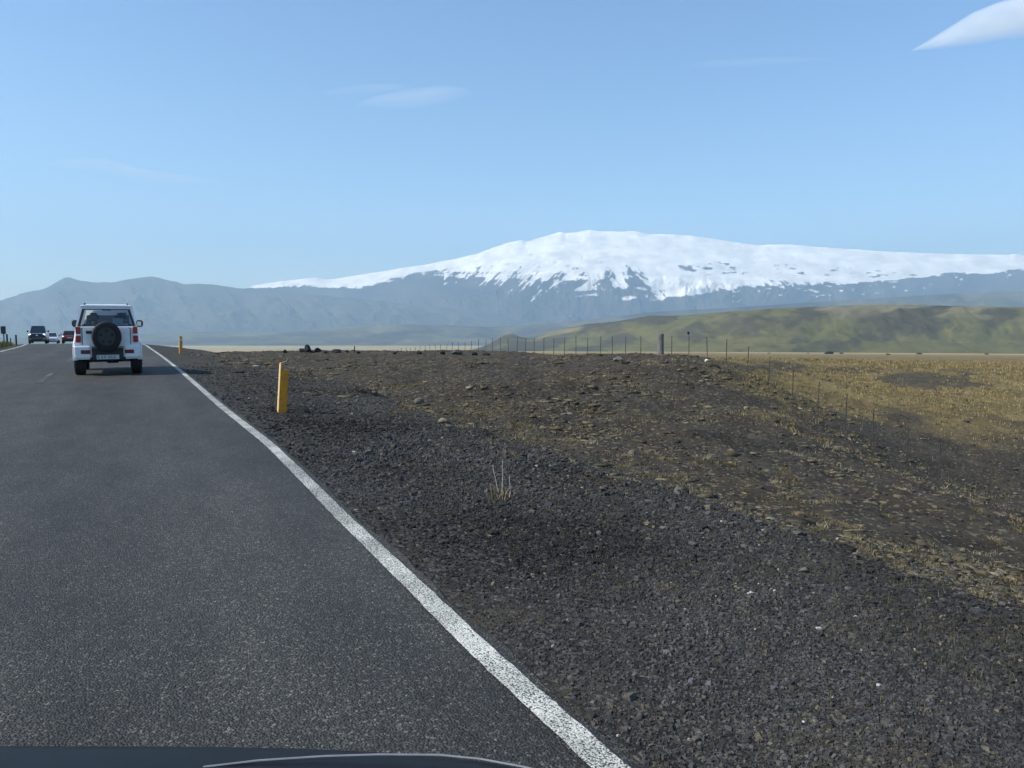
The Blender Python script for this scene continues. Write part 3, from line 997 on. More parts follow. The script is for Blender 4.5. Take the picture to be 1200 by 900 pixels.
gc = gc * (1 - brown[:, None]) + gc * np.array([1.30, 1.08, 0.78]) * brown[:, None]
gc = gc * (1 + 1.1 * fbm(x / 1.9, y / 1.9, 4, 255))[:, None].clip(0.5, 1.6)
tanf = rng.random(len(x)) < 0.05 * (0.4 + brown)
gc[tanf] = np.array([0.15, 0.125, 0.08]) * rng.uniform(0.6, 1.2, (tanf.sum(), 1))
scatter('gravel', np.stack([x, y, base_h(x, y)], -1), sz, 0.7, gc, M['stone'])

# stones lying on the dark soil and along the lip of the bank
x, y, r_ = polar_pts(52000, 4, 75)
xr = x - road_off(y)
dens = 0.22 + 0.9 * np.exp(-((xr - 5.6) / 0.9) ** 2) + 0.4 * sst(0.0, 0.3, fbm(x / 3, y / 3, 3, 201))
keep = (xr > 2.0 + 2.6 * rng.random(len(x)) ** 0.6) & (xr < 40) & (rng.uniform(0, 1, len(x)) < dens)
x, y, r_ = x[keep], y[keep], r_[keep]
sz = np.minimum(0.0135 * np.exp(rng.normal(0, 0.55, len(x))) * np.clip(r_ / 14, 0.8, 1.8), np.where(x - road_off(y) < 6.5, 0.028, 0.05))
scatter('scattered_stones', np.stack([x, y, base_h(x, y)], -1), sz, 0.6, grey_cols(len(x), 0.03, 0.15, 0.008, 0.10), M['stone'], (ICO_V, ICO_F), 0.18)

# cushions of dry moss
x, y, r_ = polar_pts(120000, 5.0, 85, power=-0.1)
xr = x - road_off(y)
cl_n = fbm(x / 2.2, y / 2.2, 4, 211) + 0.5 * fbm(x / 9, y / 9, 3, 217)
dens = 0.035 + 0.42 * sst(0.10, 0.34, cl_n) + 0.22 * np.exp(-((xr - 6.6) / 1.1) ** 2)
keep = (xr > 1.7) & (rng.uniform(0, 1, len(x)) < dens * (0.16 * sst(6, 14, r_) + 0.84 * sst(2.8, 6.3, xr + rng.normal(0, 0.6, len(x)))))
x, y, r_ = x[keep], y[keep], r_[keep]
n = len(x)
sz = np.minimum(0.024 * np.exp(rng.normal(0, 0.6, n)) * np.clip(r_ / 13, 0.75, 2.2), 0.13)
pal = np.array([(0.165, 0.140, 0.090), (0.115, 0.098, 0.066), (0.22, 0.19, 0.125), (0.088, 0.076, 0.050), (0.066, 0.055, 0.041), (0.150, 0.115, 0.066)])
cc = pal[rng.choice(6, n, p=[.22, .25, .10, .2, .15, .08])] * rng.uniform(0.65, 1.15, (n, 1))
scatter('moss_cushions', np.stack([x, y, base_h(x, y)], -1), sz, 0.30, cc, M['moss'], (ICO_V, ICO_F), 0.30, 0.45, True, 1.3)


moss_xy = (x, y, r_)


def blades(name, P, hgt, per, spread, cols, mat, kind='stuff', parent=None, wid=0.12, lean=0.5):
    n = len(P)
    Q = np.repeat(P, per, 0) + np.c_[rng.normal(0, 1, (n * per, 2)) * np.repeat(spread, per)[:, None], np.zeros(n * per)]
    h = np.repeat(hgt, per) * rng.uniform(0.5, 1.15, n * per)
    a = rng.uniform(0, 2 * np.pi, n * per)
    w = h * wid * 0.5
    dx, dy = np.cos(a) * w, np.sin(a) * w
    b = rng.uniform(0, 2 * np.pi, n * per); ln = h * rng.uniform(0, lean, n * per)
    tip = Q + np.c_[np.cos(b) * ln, np.sin(b) * ln, h]
    mid = Q + np.c_[np.cos(b) * ln * .35, np.sin(b) * ln * .35, h * .6]
    VV = np.stack([Q + np.c_[dx, dy, 0 * h - 0.02], Q - np.c_[dx, dy, 0 * h + 0.02], mid - np.c_[dx, dy, 0 * h] * .8, mid + np.c_[dx, dy, 0 * h] * .8, tip], 1)
    base = (np.arange(n * per) * 5)[:, None]
    FF = np.concatenate([base + np.array([[0, 1, 2]]), base + np.array([[0, 2, 3]]), base + np.array([[3, 2, 4]])], 0)
    CC = np.repeat(np.repeat(cols, per, 0)[:, None], 5, 1) * rng.uniform(0.7, 1.2, (n * per, 1, 1))
    o = mesh_np(name, VV.reshape(-1, 3), FF, mat, False, dict(tint=CC.reshape(-1, 3)), parent)
    return tag(o, kind=kind) if kind else o


# golden grass of the lower field
x, y, r_ = polar_pts(26000, 22, 190, 6, 42)
px_, py_, dp_ = proj(x, y, base_h(x, y))
gz = golden_mask(px_, py_, fbm(x / 14, y / 14, 4, 47), fbm(x / 3, y / 3, 4, 41), fbm(x / 1.2, y / 1.2, 4, 53))
for (qx, qy, ax_, ay_) in [(1095, 446, 62, 11), (905, 430, 55, 8), (870, 470, 60, 12), (1010, 500, 80, 10)]:
    gz = gz * np.where(((px_ - qx) / ax_) ** 2 + ((py_ - qy) / ay_) ** 2 + 1.6 * fbm(x / 3, y / 3, 4, 41) < 0.9, 0.1, 1)
keep = rng.uniform(0, 1, len(x)) < gz
x, y, r_ = x[keep], y[keep], r_[keep]; n = len(x)
pal = np.array([(0.245, 0.186, 0.080), (0.165, 0.126, 0.054), (0.31, 0.245, 0.12)])
blades('dry_grass', np.stack([x, y, base_h(x, y)], -1), np.clip(0.09 * r_ / 40, 0.07, 0.25), 5, np.clip(0.10 * r_ / 40, 0.08, 0.4), pal[rng.choice(3, n)], M['grass'], wid=0.35)

# grass on the left verge
n = 5200
t_ = rng.uniform(4, 62, n); L_ = LEFT_W - 0.75 - 5.5 * rng.uniform(0, 1, n) ** 1.3 + road_off(t_)
pal = np.array([(0.155, 0.165, 0.045), (0.23, 0.20, 0.07), (0.11, 0.125, 0.035)])
blades('verge_grass', np.stack([L_, t_, base_h(L_, t_)], -1), rng.uniform(0.12, 0.30, n), 6, np.full(n, 0.10), pal[rng.choice(3, n)], M['grass'], wid=0.10)

# short dry tufts between the moss cushions
x, y, r_ = (a[rng.random(len(a)) < 2] for a in moss_xy)
sel = rng.random(len(x)) < 0.25
x, y, r_ = x[sel], y[sel], r_[sel]; n = len(x)
pal = np.array([(0.17, 0.14, 0.075), (0.22, 0.19, 0.12), (0.12, 0.10, 0.05)])
blades('dry_tufts', np.stack([x, y, base_h(x, y)], -1), np.clip(0.035 * r_ / 12, 0.03, 0.09), 7, np.clip(0.05 * r_ / 12, 0.04, 0.16), pal[rng.choice(3, n)], M['grass'], wid=0.25, lean=1.6)

# flat mats of bleached grass in the hollow and up the slope beyond it
x, y, r_ = polar_pts(1150, 4.5, 48)
xr = x - road_off(y)
keep = (xr > 3.3 + 1.5 * rng.random(len(x))) & (rng.random(len(x)) < 0.12 + 0.5 * np.exp(-((xr - 7.0) / 1.4) ** 2) + 0.35 * sst(0, 0.25, fbm(x / 4, y / 4, 3, 261)))
x, y, r_ = x[keep], y[keep], r_[keep]; m = len(x)
per = 26
rad = 0.085 * np.exp(rng.normal(0, 0.5, m)) * np.clip(r_ / 12, 0.9, 1.8)
a = rng.uniform(0, np.pi, m)
u = rng.normal(0, 1, (m, per)) * rad[:, None] * 1.25; w = rng.normal(0, 1, (m, per)) * rad[:, None] * 0.5
X = (x[:, None] + u * np.cos(a)[:, None] - w * np.sin(a)[:, None]).ravel(); Y = (y[:, None] + u * np.sin(a)[:, None] + w * np.cos(a)[:, None]).ravel()
pal = np.array([(0.25, 0.205, 0.12), (0.30, 0.26, 0.17), (0.20, 0.15, 0.07), (0.17, 0.15, 0.075)])
cc = np.repeat(pal[rng.choice(4, m)], per, 0) * rng.uniform(0.7, 1.15, (m * per, 1))
blades('grass_mats', np.stack([X, Y, base_h(X, Y)], -1), np.repeat(np.clip(0.035 * r_ / 10, 0.025, 0.07), per), 5, np.repeat(rad * 0.25, per), cc, M['grass'], wid=0.22, lean=2.2)

# sparse blades on the gravel
x, y, r_ = polar_pts(16000, 2.5, 26)
xr = x - edge_x(y)
keep = (xr > 0.6) & (xr < 5.2) & (rng.random(len(x)) < 0.10 + 0.9 * sst(0.06, 0.25, fbm(x / 1.1, y / 1.1, 4, 231)))
x, y, r_ = x[keep], y[keep], r_[keep]; n = len(x)
blades('sparse_grass', np.stack([x, y, base_h(x, y)], -1), rng.uniform(0.010, 0.030, n) * np.clip(r_ / 8, 0.8, 1.8), 7, np.full(n, 0.035), np.array([(0.14, 0.122, 0.066)]) * rng.uniform(0.6, 1.2, (n, 1)), M['grass'], wid=0.12, lean=1.2)

# ------------------------------------------------------------------ fence
FL = 24.0; FS = 1.276
def fence_t(px):
    D = FL * FPX / (math.cos(YAW) * (px - 142)); return (D - FL * fh_[0]) / fh_[1]
t_thick = fence_t(773)
t_ref = fence_t(749)
fence = empty('fence', (FL, t_ref, float(base_h(FL, t_ref))))
tag(fence, 'thin wire fence on dark posts along the crest of the dark mound', 'fence')
f0 = np.array(fence.location)
post_ts = [t_ref + FS * k for k in range(-13, 42) if abs(t_ref + FS * k - t_thick) > 0.5]
hz_ = {}
pm = MB(); pm.box(-0.014, 0.014, -0.014, 0.014, -0.3, 1.0, 0.003)
pm = pm.build('post', M['fence_post'], fence)
first = True
random.seed(4)
tops = []
for tt in sorted(post_ts):
    bz = float(base_h(FL, tt, False)) - 0.02
    h = 1.14 + random.uniform(-0.05, 0.06)
    o = pm if first else link(pm.copy(), fence)
    first = False
    o.location = (random.uniform(-.04, .04), tt - f0[1], bz - f0[2]); o.scale = (1, 1, h)
    o.rotation_euler = (random.uniform(-.035, .035), random.uniform(-.035, .035), random.uniform(-.2, .2))
    tops.append((0.03, tt - f0[1], bz - f0[2], h))
bz = float(base_h(FL, t_thick))
lg = MB()
lg.lathe((0, 0, 0), (0, 0, 1), [(0.165, -0.4), (0.165, 0.0), (0.155, 0.5), (0.15, 1.05), (0.158, 1.07), (0.158, 1.30), (0.14, 1.335)], 14)
lg = lg.build('strainer_post', M['log'], fence, smooth=False)
lg.location = (0, t_thick - f0[1], bz - 0.05 - f0[2]); lg.rotation_euler = (0, R(-1.5), 0)
lg['label'] = 'thick bleached wooden post of the fence'
for hh in (0.25, 0.5, 0.75, 0.97):
    MB().tube([(x_, y_, z_ + hh * h_) for x_, y_, z_, h_ in tops], 0.0022, 5).build('wire', M['steel'], fence)
# small dark tag hanging on the last post before the dip
tt = min(post_ts, key=lambda q: abs(q - fence_t(811)))
bz = float(base_h(FL, tt, False)) - f0[2]
MB().box(-0.07, 0.07, -0.008, 0.008, -0.06, 0.06, 0.003, M=Matrix.Translation((-0.05, tt - f0[1], bz + 1.24)) @ Matrix.Rotation(R(35), 4, 'Y')).tube([(0, tt - f0[1], bz + 1.05), (-0.05, tt - f0[1], bz + 1.2)], 0.005).build('tag_plate', M['fence_post'], fence)


# ------------------------------------------------------------------ yellow marker posts
def marker_post(name, loc, lean, label, broken):
    root = empty(name, loc)
    tag(root, label, 'marker post', 'yellow roadside marker posts')
    h = 0.70
    w, d, th = 0.046, 0.055, 0.012
    mb = MB()
    # folded U-shaped plastic profile, open away from the traffic
    mb.box(-w, w, -th, 0, -0.25, h if not broken else h - 0.10, 0.003)
    mb.box(-w - th, -w - 0.0005, -th, d, -0.25, h, 0.003)
    mb.box(w + 0.0005, w + th, -th, d, -0.25, h - (0.03 if not broken else 0.11), 0.003)
    b = mb.build('shaft', M['post_yellow'], root)
    MB().box(-w - th - 0.004, -w - th - 0.0005, -th + .004, d - .004, 0.02, h - 0.02, 0.001).build('sunlit_edge', M['sunlit_plastic'], root)  # sunlit left face of the post, its brightness painted as a paler strip
    if broken:
        MB().tube([(-w - 0.006, 0.01, h - 0.005), (-w + 0.03, 0.012, h + 0.012), (-w + 0.07, 0.012, h + 0.025), (-w + 0.085, 0.013, h + 0.05), (-w + 0.065, 0.013, h + 0.06)], 0.0045, 6, 0.002).build('torn_strip', M['reflector'], root)
    else:
        MB().box(-0.03, 0.03, -th - 0.005, -th - 0.0005, h - 0.16, h - 0.06, 0.002).build('reflector', M['reflector'], root)
        MB().box(-w - th, w + th, -th - .006, d, h + 0.0005, h + 0.02, 0.003).build('cap', M['plastic'], root)
    root.rotation_euler = (R(1), lean, R(9))
    return root


hx, hy, hz = hit(331, 484)
marker_post('marker_post', (hx, hy, hz), R(4.0), 'nearest yellow marker post on the gravel shoulder, torn at the top and leaning', True)
hx, hy, hz = hit(212, 415)
o = marker_post('marker_post', (hx, hy, hz), R(1.5), 'far small upright yellow marker post beside the white line ahead', False)


# ------------------------------------------------------------------ boulders
def boulder(loc, size, flat, seed, col, label, name='boulder', group='dark boulders along the crest of the mound'):
    bm = bmesh.new(); bmesh.ops.create_icosphere(bm, subdivisions=3, radius=1.0)
    rs = random.Random(seed)
    planes = [(Vector((rs.gauss(0, 1), rs.gauss(0, 1), rs.gauss(0, .8))).normalized(), rs.uniform(0.55, 0.85)) for _ in range(12)]
    for v in bm.verts:
        for nrm, dd in planes:
            k = v.co.dot(nrm)
            if k > dd: v.co -= nrm * (k - dd)
        v.co += Vector((rs.gauss(0, .015), rs.gauss(0, .015), rs.gauss(0, .015)))
        v.co = Vector((v.co.x * size * 1.15, v.co.y * size, v.co.z * size * flat))
    me = bpy.data.meshes.new(name); bm.to_mesh(me)
    nv = len(bm.verts); bm.free()
    a = me.attributes.new('tint', 'FLOAT_VECTOR', 'POINT'); a.data.foreach_set('vector', np.tile(np.array(col, np.float32), nv))
    me.materials.append(M['stone'])
    o = link(bpy.data.objects.new(name, me))
    o.location = (loc[0], loc[1], loc[2] + size * flat * 0.45); o.rotation_euler = (0, 0, rs.uniform(0, 6))
    return tag(o, label, 'rock', group)


DK = (0.022, 0.022, 0.028); GY = (0.075, 0.072, 0.068)
for i, (px, py, w, fl, col, lab) in enumerate([
    (334, 412.5, 6, .8, DK, 'small dark rock on the crest right above the torn yellow post'),
    (354, 411.5, 8, .8, DK, 'dark rock at the left foot of the tallest boulder in the heap'),
    (360, 411, 11, 1.05, DK, 'tallest dark boulder in the heap on the crest'),
    (367, 412, 6, .75, (0.15, 0.14, 0.14), 'pale grey rock leaning on the tallest boulder'),
    (373, 411.5, 9, .8, DK, 'rounded dark boulder just right of the pale grey rock'),
    (381, 412.5, 6, .6, DK, 'low dark rock at the right end of the boulder heap'),
    (395, 412.5, 12, .5, DK, 'long flat dark rock on the crest right of the heap'),
    (406, 412.5, 6, .8, DK, 'round dark rock beside the long flat one'),
    (420, 413.5, 6, .6, DK, 'small low rock near the lone thin stake on the crest'),
    (463, 413.5, 5, .8, DK, 'small dark rock at the far left end of the fence'),
    (491, 414, 8, .6, DK, 'flat dark rock under the close-set far fence posts'),
    (519, 414, 8, .8, DK, 'blocky dark rock on the crest left of the widest grey boulder'),
    (536, 414.5, 14, .6, GY, 'widest grey boulder lying under the fence'),
    (556, 415, 8, .75, DK, 'dark boulder just right of the widest grey boulder'),
    (570, 415.5, 10, .45, DK, 'low pair-like dark slab right of the boulders under the fence'),
    (612, 415.5, 4, .6, DK, 'tiny dark rock between thin fence posts right of the slab'),
    (704, 415.5, 5, .6, DK, 'small dark stone under the nearer fence posts'),
    (724, 422, 11, .6, (0.17, 0.16, 0.135), 'pale brown boulder on the near face of the mound left of the thick post'),
    (733, 425.5, 9, .5, (0.05, 0.045, 0.04), 'dark flat rock touching the pale brown boulder'),
    (828, 423, 5.5, .75, (0.62, 0.61, 0.58), 'small bright white stone right of the thick fence post')]):
    hx, hy, hz = hit(px, py + 1.0, 70)
    D = math.hypot(hx, hy) * 0.95
    boulder((hx, hy, hz), w * D / FPX * 0.5, fl, 300 + i, col, lab, group='rocks along the crest of the mound')
for i, (px, py, w, lab) in enumerate([
    (901, 413.6, 4, 'leftmost of the small dark humps on the far plain below the green hill'), (947, 413.8, 3, 'tiny dark hump on the far plain left of the long flat one'),
    (972, 414.2, 12, 'long flat dark hump on the far plain'), (986, 414, 5, 'small dark hump just right of the long flat one on the far plain'),
    (1041, 415.2, 6, 'low dark hump alone near the middle of the far plain on the right'), (1077, 414.6, 7, 'dark hump on the far plain above the bare dark patch'),
    (1156, 414.9, 5, 'rightmost dark hump on the far plain')]):
    d = ray(px, py); d = d / d.dot(fh_)
    hx, hy, hz = hit(px, py + 0.6, 2500, 100)
    D = math.hypot(hx, hy)
    boulder((hx, hy, hz), w * D / FPX * 0.45, 0.40, 500 + i, (0.03, 0.028, 0.02), lab, 'mound_hump', 'dark humps on the far plain')
# stake on the crest
hx, hy, hz = hit(415.5, 413, 70)
s_ = MB().box(-.03, .03, -.03, .03, -.2, .42, .005).build('stake', M['dark_wood'])
s_.location = (hx, hy, hz); tag(s_, 'lone thin dark stake standing on the crest right of the boulder heap', 'stake')
# larger stones on the slope and the bank that stand out
for i, (px, py, w, fl, col, lab) in enumerate([
    (938, 605, 13, .7, (0.14, 0.105, 0.065), 'brown stone with a pale top lying in the hollow on the right'),
    (740, 533, 10, .8, (0.13, 0.11, 0.075), 'tan stone at the outer edge of the gravel bank left of the hollow'),
    (490, 472, 13, .6, (0.13, 0.12, 0.10), 'grey stone on the lip of the gravel bank beyond the torn yellow post'),
    (300, 431, 8, .5, (0.30, 0.29, 0.27), 'pale flat stone on the gravel left of the torn yellow post')]):
    hx, hy, hz = hit(px, py, 70)
    D = math.hypot(hx, hy)
    boulder((hx, hy, hz), w * D / FPX * 0.5, fl, 400 + i, col, lab, 'stone', 'single stones on the slope')

# ------------------------------------------------------------------ dried plant on the bank
hx, hy, hz = hit(588, 585)
plant = empty('dried_plant', (hx, hy, hz))
tag(plant, 'dry tuft with two tall pale stalks on the gravel bank', 'plant')
k_ = math.hypot(hx, hy) / FPX
pal = np.array([(0.20, 0.16, 0.08), (0.11, 0.10, 0.05), (0.19, 0.11, 0.05), (0.30, 0.26, 0.17)])
blades('leaves', np.c_[rng.normal(0, 7.5 * k_, 34), rng.normal(0, 6 * k_, 34), np.zeros(34)], rng.uniform(4, 21, 34) * k_, 4, np.full(34, 0.02), pal[rng.choice(4, 34)], M['grass'], None, plant, 0.06, 1.3)
rd = Vector(rx_)
M['stalk'] = plain('bleached_stalk', (0.42, 0.40, 0.36), 0.9, 0.2, 30)
for (a, b) in (((-4, 6), (-10, 41)), ((-1, 9), (2, 47)), ((9, 14), (10, 28))):
    pts = [rd * (a[0] + (b[0] - a[0]) * f + 0.8 * math.sin(5 * f)) * k_ + Vector((0, 0, 1)) * (a[1] * f * 0 + (b[1]) * f) * k_ for f in (0, .25, .5, .75, 1)]
    MB().tube(pts, 0.0042, 6, 0.0022).build('stalk', M['stalk'], plant)

# ------------------------------------------------------------------ left verge: sign and posts
def on_left(px, py, D):
    q = at_depth(px, py, D); return q[0], q[1], float(base_h(q[0], q[1]))


D_ = 47
sx, sy, sz_ = on_left(4.5, 400, D_)
k_ = D_ / FPX
sg = empty('road_sign', (sx, sy, sz_), -YAW * 0.3)
tag(sg, 'dark square road sign on a thin post at the left edge', 'sign')
zt = at_depth(4, 382.3, D_)[2] - sz_; zb = at_depth(4, 391.3, D_)[2] - sz_
MB().box(-2.6 * k_, 2.6 * k_, -0.012, 0.012, zb, zt, 0.006).build('board', M['sign_back'], sg)
MB().cyl((0, 0.04, (zt - 0.1 - 0.3) / 2), (0, 0, 1), 0.033, zt - 0.1 + 0.3, 12).build('pole', M['steel'], sg)
for px, ptop, w, lab in ((8.4, 391.5, 0.085, 'dark wooden post standing right behind the road sign'), (12.5, 396, 0.05, 'lowest thin stub between the two taller wooden posts'), (19, 392.3, 0.085, 'dark wooden post standing apart nearest to the oncoming pickup')):
    qx, qy, qz = on_left(px, 400, D_)
    zt = at_depth(px, ptop, D_)[2] - qz
    o = MB().box(-w / 2, w / 2, -w / 2, w / 2, -0.3, zt, 0.01).build('wooden_post', M['dark_wood'])
    o.location = (qx, qy, qz); tag(o, lab, 'post', 'posts on the left verge')


# ------------------------------------------------------------------ vehicles
def wheel(parent, c, r, w, side, spare=False):
    ax = (0, 1, 0) if spare else (1, 0, 0)
    mb = MB()
    mb.lathe(c, ax, [(r * .62, -w / 2 + .01), (r * .93, -w / 2), (r, -w / 2 + .035), (r, w / 2 - .035), (r * .93, w / 2), (r * .62, w / 2 - .01)], 32)
    wl_o = empty('wheel'); wl_o.parent = parent
    mb.build('tyre', M['rubber'], wl_o, smooth=True, bevel=0)
    o = side * w / 2
    cc = Vector(c) + Vector(ax) * o
    rm = MB()
    rm.lathe(cc, ax, [(r * .60, -.012), (r * .60, .006), (r * .52, -.004), (r * .2, .004), (r * .18, .02), (0.02, .022)], 28)
    rm.build('rim', M['rim'], wl_o)
    for k in range(5):
        sl = MB()
        a = 2 * math.pi * k / 5 + 0.3
        if spare: p = cc + Vector((math.cos(a) * r * .4, side * .006, math.sin(a) * r * .4))
        else: p = cc + Vector((side * .006, math.cos(a) * r * .4, math.sin(a) * r * .4))
        sl.cyl(p, ax, r * .11, .02, 10)
        sl.build('spoke_opening', M['rubber'], wl_o)
    return wl_o


def frustum_house(parent, b, t, zb, zt, paint, glass, thick=0.03, ins=(0.07, 0.07, 0.06, 0.06), with_roof=True):
    """greenhouse: b/t = (half width, y rear, y front) at belt and roof; leaves glazed openings on all four sides"""
    P = lambda q, z, sx, f: Vector((sx * q[0], q[2] if f else q[1], z))
    sides = dict(rear_window=[P(b, zb, -1, 0), P(b, zb, 1, 0), P(t, zt, 1, 0), P(t, zt, -1, 0)],
                 windscreen=[P(b, zb, 1, 1), P(b, zb, -1, 1), P(t, zt, -1, 1), P(t, zt, 1, 1)],
                 side_window=[P(b, zb, 1, 0), P(b, zb, 1, 1), P(t, zt, 1, 1), P(t, zt, 1, 0)],
                 side_window_=[P(b, zb, -1, 1), P(b, zb, -1, 0), P(t, zt, -1, 0), P(t, zt, -1, 1)])
    mb = MB()
    panes = {}
    for i, (k, q) in enumerate(sides.items()):
        d = ins[min(i, 3)]
        u = (q[1] - q[0]).normalized(); v_ = ((q[3] + q[2]) / 2 - (q[0] + q[1]) / 2).normalized()
        up = [q[0] + u * d + v_ * d * .5, q[1] - u * d + v_ * d * .5, q[2] - u * d - v_ * d * .8, q[3] + u * d - v_ * d * .8]
        vs = [mb.bm.verts.new(p) for p in q]; us = [mb.bm.verts.new(p) for p in up]
        for a in range(4):
            mb.bm.faces.new((vs[a], vs[(a + 1) % 4], us[(a + 1) % 4], us[a]))
        panes[k] = up
    bmesh.ops.remove_doubles(mb.bm, verts=mb.bm.verts, dist=1e-4)
    mb.build('pillars', paint, parent, solid=thick)
    for k, up in panes.items():
        c = sum(up, Vector()) / 4
        nrm = (up[1] - up[0]).cross(up[3] - up[0]).normalized()
        if nrm.dot(c - Vector((0, (b[1] + b[2]) / 2, (zb + zt) / 2))) < 0: nrm = -nrm
        g = [c + (p - c) * 1.015 - nrm * 0.012 for p in up]
        MB().quad(g).build(k.rstrip('_'), glass, parent)
        if k == 'rear_window' and thick > .02:
            fr = MB()
            vs = [fr.bm.verts.new(c + (p - c) * 1.06 + nrm * .004) for p in up]; us = [fr.bm.verts.new(c + (p - c) * .955 + nrm * .004) for p in up]
            for a in range(4): fr.bm.faces.new((vs[a], vs[(a + 1) % 4], us[(a + 1) % 4], us[a]))
            fr.build('window_seal', M['plastic'], parent)
    if with_roof:
        rf = MB()
        rf.loft([(t[1] - .03, [(t[0] * .98, zt - .015), (t[0] * .985, zt + .02), (t[0] * .75, zt + .035)]), (t[1] + .1, [(t[0] + .002, zt - .015), (t[0] - .012, zt + .022), (t[0] * .75, zt + .055)]),
                 (t[2] - .1, [(t[0] + .012, zt - .015), (t[0] + .005, zt + .025), (t[0] * .75, zt + .05)]), (t[2] + .03, [(t[0] * .98, zt - .015), (t[0] * .985, zt + .015), (t[0] * .75, zt + .025)])])
        rf.build('roof', paint, parent, smooth=False, bevel=0.015)
    return panes


def white_suv(loc):
    r_o = empty('white_suv', loc)
    tag(r_o, 'white boxy off-roader seen from behind with a spare wheel on its tailgate', 'car')
    pw = M['paint_white']
    half = lambda k, top: [(.66 * k, .42), (.745 * k, .46), (.77 * k, .60), (.795 * k, .74), (.765 * k, .86), (.735 * k, top - .06), (.70 * k, top)]
    mb = MB()
    mb.loft([(.10, half(.955, 1.10)), (.17, half(.99, 1.10)), (.35, half(1, 1.10)), (2.35, half(1, 1.10)), (2.55, half(.97, 1.02)), (3.25, half(.93, .98)), (3.42, half(.88, .93)), (3.5, half(.80, .88))])
    body = mb.build('body', pw, r_o, smooth=False, bevel=0.03)
    # greenhouse
    frustum_house(r_o, (.715, .13, 2.42), (.605, .26, 1.86), 1.085, 1.565, pw, M['glass'], 0.035, (.085, .08, .08, .08))
    # tailgate panel with a shut line
    tg = MB().box(-.56, .53, .052, .0995, .655, 1.075, .012).build('tailgate', pw, r_o)
    MB().box(-.48, -.34, .034, .0515, .95, 1.015, .006).build('handle', M['plastic'], tg)
    MB().box(-.575, .545, .08, .0975, .64, 1.085).build('shut_line', M['plastic'], r_o)
    # tail lamps
    for s in (-1, 1):
        lp = empty('tail_lamp'); lp.parent = r_o
        X0, X1 = (s * .60, s * .715)
        MB().box(X0, X1, .055, .15, .945, 1.105, .012).build('upper_lens', M['lamp_red'], lp)
        MB().box(X0, X1, .06, .15, .905, .9445, .006).build('reversing_lens', M['lamp_white'], lp)
        MB().box(X0, X1, .055, .15, .755, .9045, .012).build('lower_lens', M['lamp_red'], lp)
    # bumper
    for s in (-1, 1):
        bpo = MB().box(s * .365, s * .785, -.02, .30, .375, .70, .045, 3).build('bumper_corner', pw, r_o)
    MB().box(-.362, .362, -.006, .20, .355, .625, .012).build('bumper_centre', M['plastic'], r_o)
    MB().box(-.362, .362, -.022, -.008, .60, .622, .004).build('bumper_step', M['plastic'], r_o)
    for s in (-1, 1):
        MB().box(s * .395, s * .61, -.030, -.0205, .50, .585, .008).build('rear_reflector', M['lamp_darkred'], r_o)
    pl = MB().box(-.26, .26, -.024, -.0065, .372, .472, .004).build('number_plate', M['plate'], r_o)
    xs = -.235
    for i, w in enumerate((.055, .012, .05, .05, .02, .05, .05, .05)):
        if i not in (1, 4):
            sh = [(xs, .395), (xs + w * .8, .395), (xs + w * .8, .41), (xs + w * .25, .41), (xs + w * .25, .44), (xs + w * (.8 if i % 2 else .5), .44), (xs + w * (.8 if i % 2 else .5), .452), (xs, .452)]
            MB().prism(sh, -.027, -.0242).build('plate_mark', M['plate_ink'], pl)
        xs += w + .012
    # spare wheel
    wheel(r_o, (-.012, -.055, .885), .345, .20, -1, True)
    MB().cyl((-.012, .03, .885), (0, 1, 0), .12, .06, 16).build('spare_carrier', M['plastic'], r_o)
    # road wheels and underbody
    for s in (-1, 1):
        for yy in (.62, 2.87):
            wheel(r_o, (s * .667, yy, .335), .335, .25, s)
            MB().arch(s * .70, s * .788, yy, .345, .0, .39).build('arch_liner', M['plastic'], r_o)
            MB().arch(s * .70, s * .806, yy, .345, .39, .435).build('wheel_arch', pw, r_o, bevel=.01)
    ub = MB().box(-.60, .60, .22, 3.3, .36, .45, .02)
    ub.cyl((0, .62, .335), (1, 0, 0), .05, 1.1, 12).cyl((.10, .62, .325), (0, 0, 1), .14, .13, 14).box(-.44, -.34, .12, .5, .30, .40, .02).box(-.30, -.24, .15, .5, .30, .38, .015).box(.34, .52, .1, .5, .31, .40, .02)
    ub.build('underbody', M['plastic'], r_o)
    # mirrors
    for s in (-1, 1):
        mo = MB().box(s * .72, s * .90, 1.98, 2.10, 1.09, 1.26, .03, 3).build('mirror', M['plastic'], r_o)
        MB().box(s * .745, s * .85, 1.968, 1.979, 1.12, 1.225, .004).build('mirror_glass', M['dark_glass'] if s < 0 else M['chrome'], mo)
    # roof rails
    for s in (-1, 1):
        MB().tube([(s * .50, .30, 1.60), (s * .50, .36, 1.635), (s * .50, 1.6, 1.64), (s * .50, 1.7, 1.60)], .014, 8).build('roof_rail', M['plastic'], r_o)
    # cabin
    for sx in (-.33, .33):
        st = MB().box(sx - .24, sx + .24, 1.28, 1.40, .75, 1.22, .05, 3).build('front_seat', M['seat'], r_o)
        MB().box(sx - .13, sx + .13, 1.27, 1.37, 1.235, 1.43, .05, 3).build('headrest', M['seat'], st)
    MB().box(-.62, .62, .62, .72, .80, 1.16, .04).build('rear_seat', M['seat'], r_o)
    MB().box(-.60, .60, 2.05, 2.4, .95, 1.14, .06, 3).build('dashboard', M['cabin'], r_o)
    lug = MB().box(.02, .50, .30, .62, .95, 1.30, .11, 4).build('luggage', M['luggage'], r_o, smooth=True)
    MB().box(.25, .52, .32, .6, 1.3, 1.43, .06, 4).build('luggage', M['seat'], r_o, smooth=True)
    MB().box(-.45, -.12, .32, .6, .95, 1.24, .10, 4).build('bag', M['seat'], r_o, smooth=True)
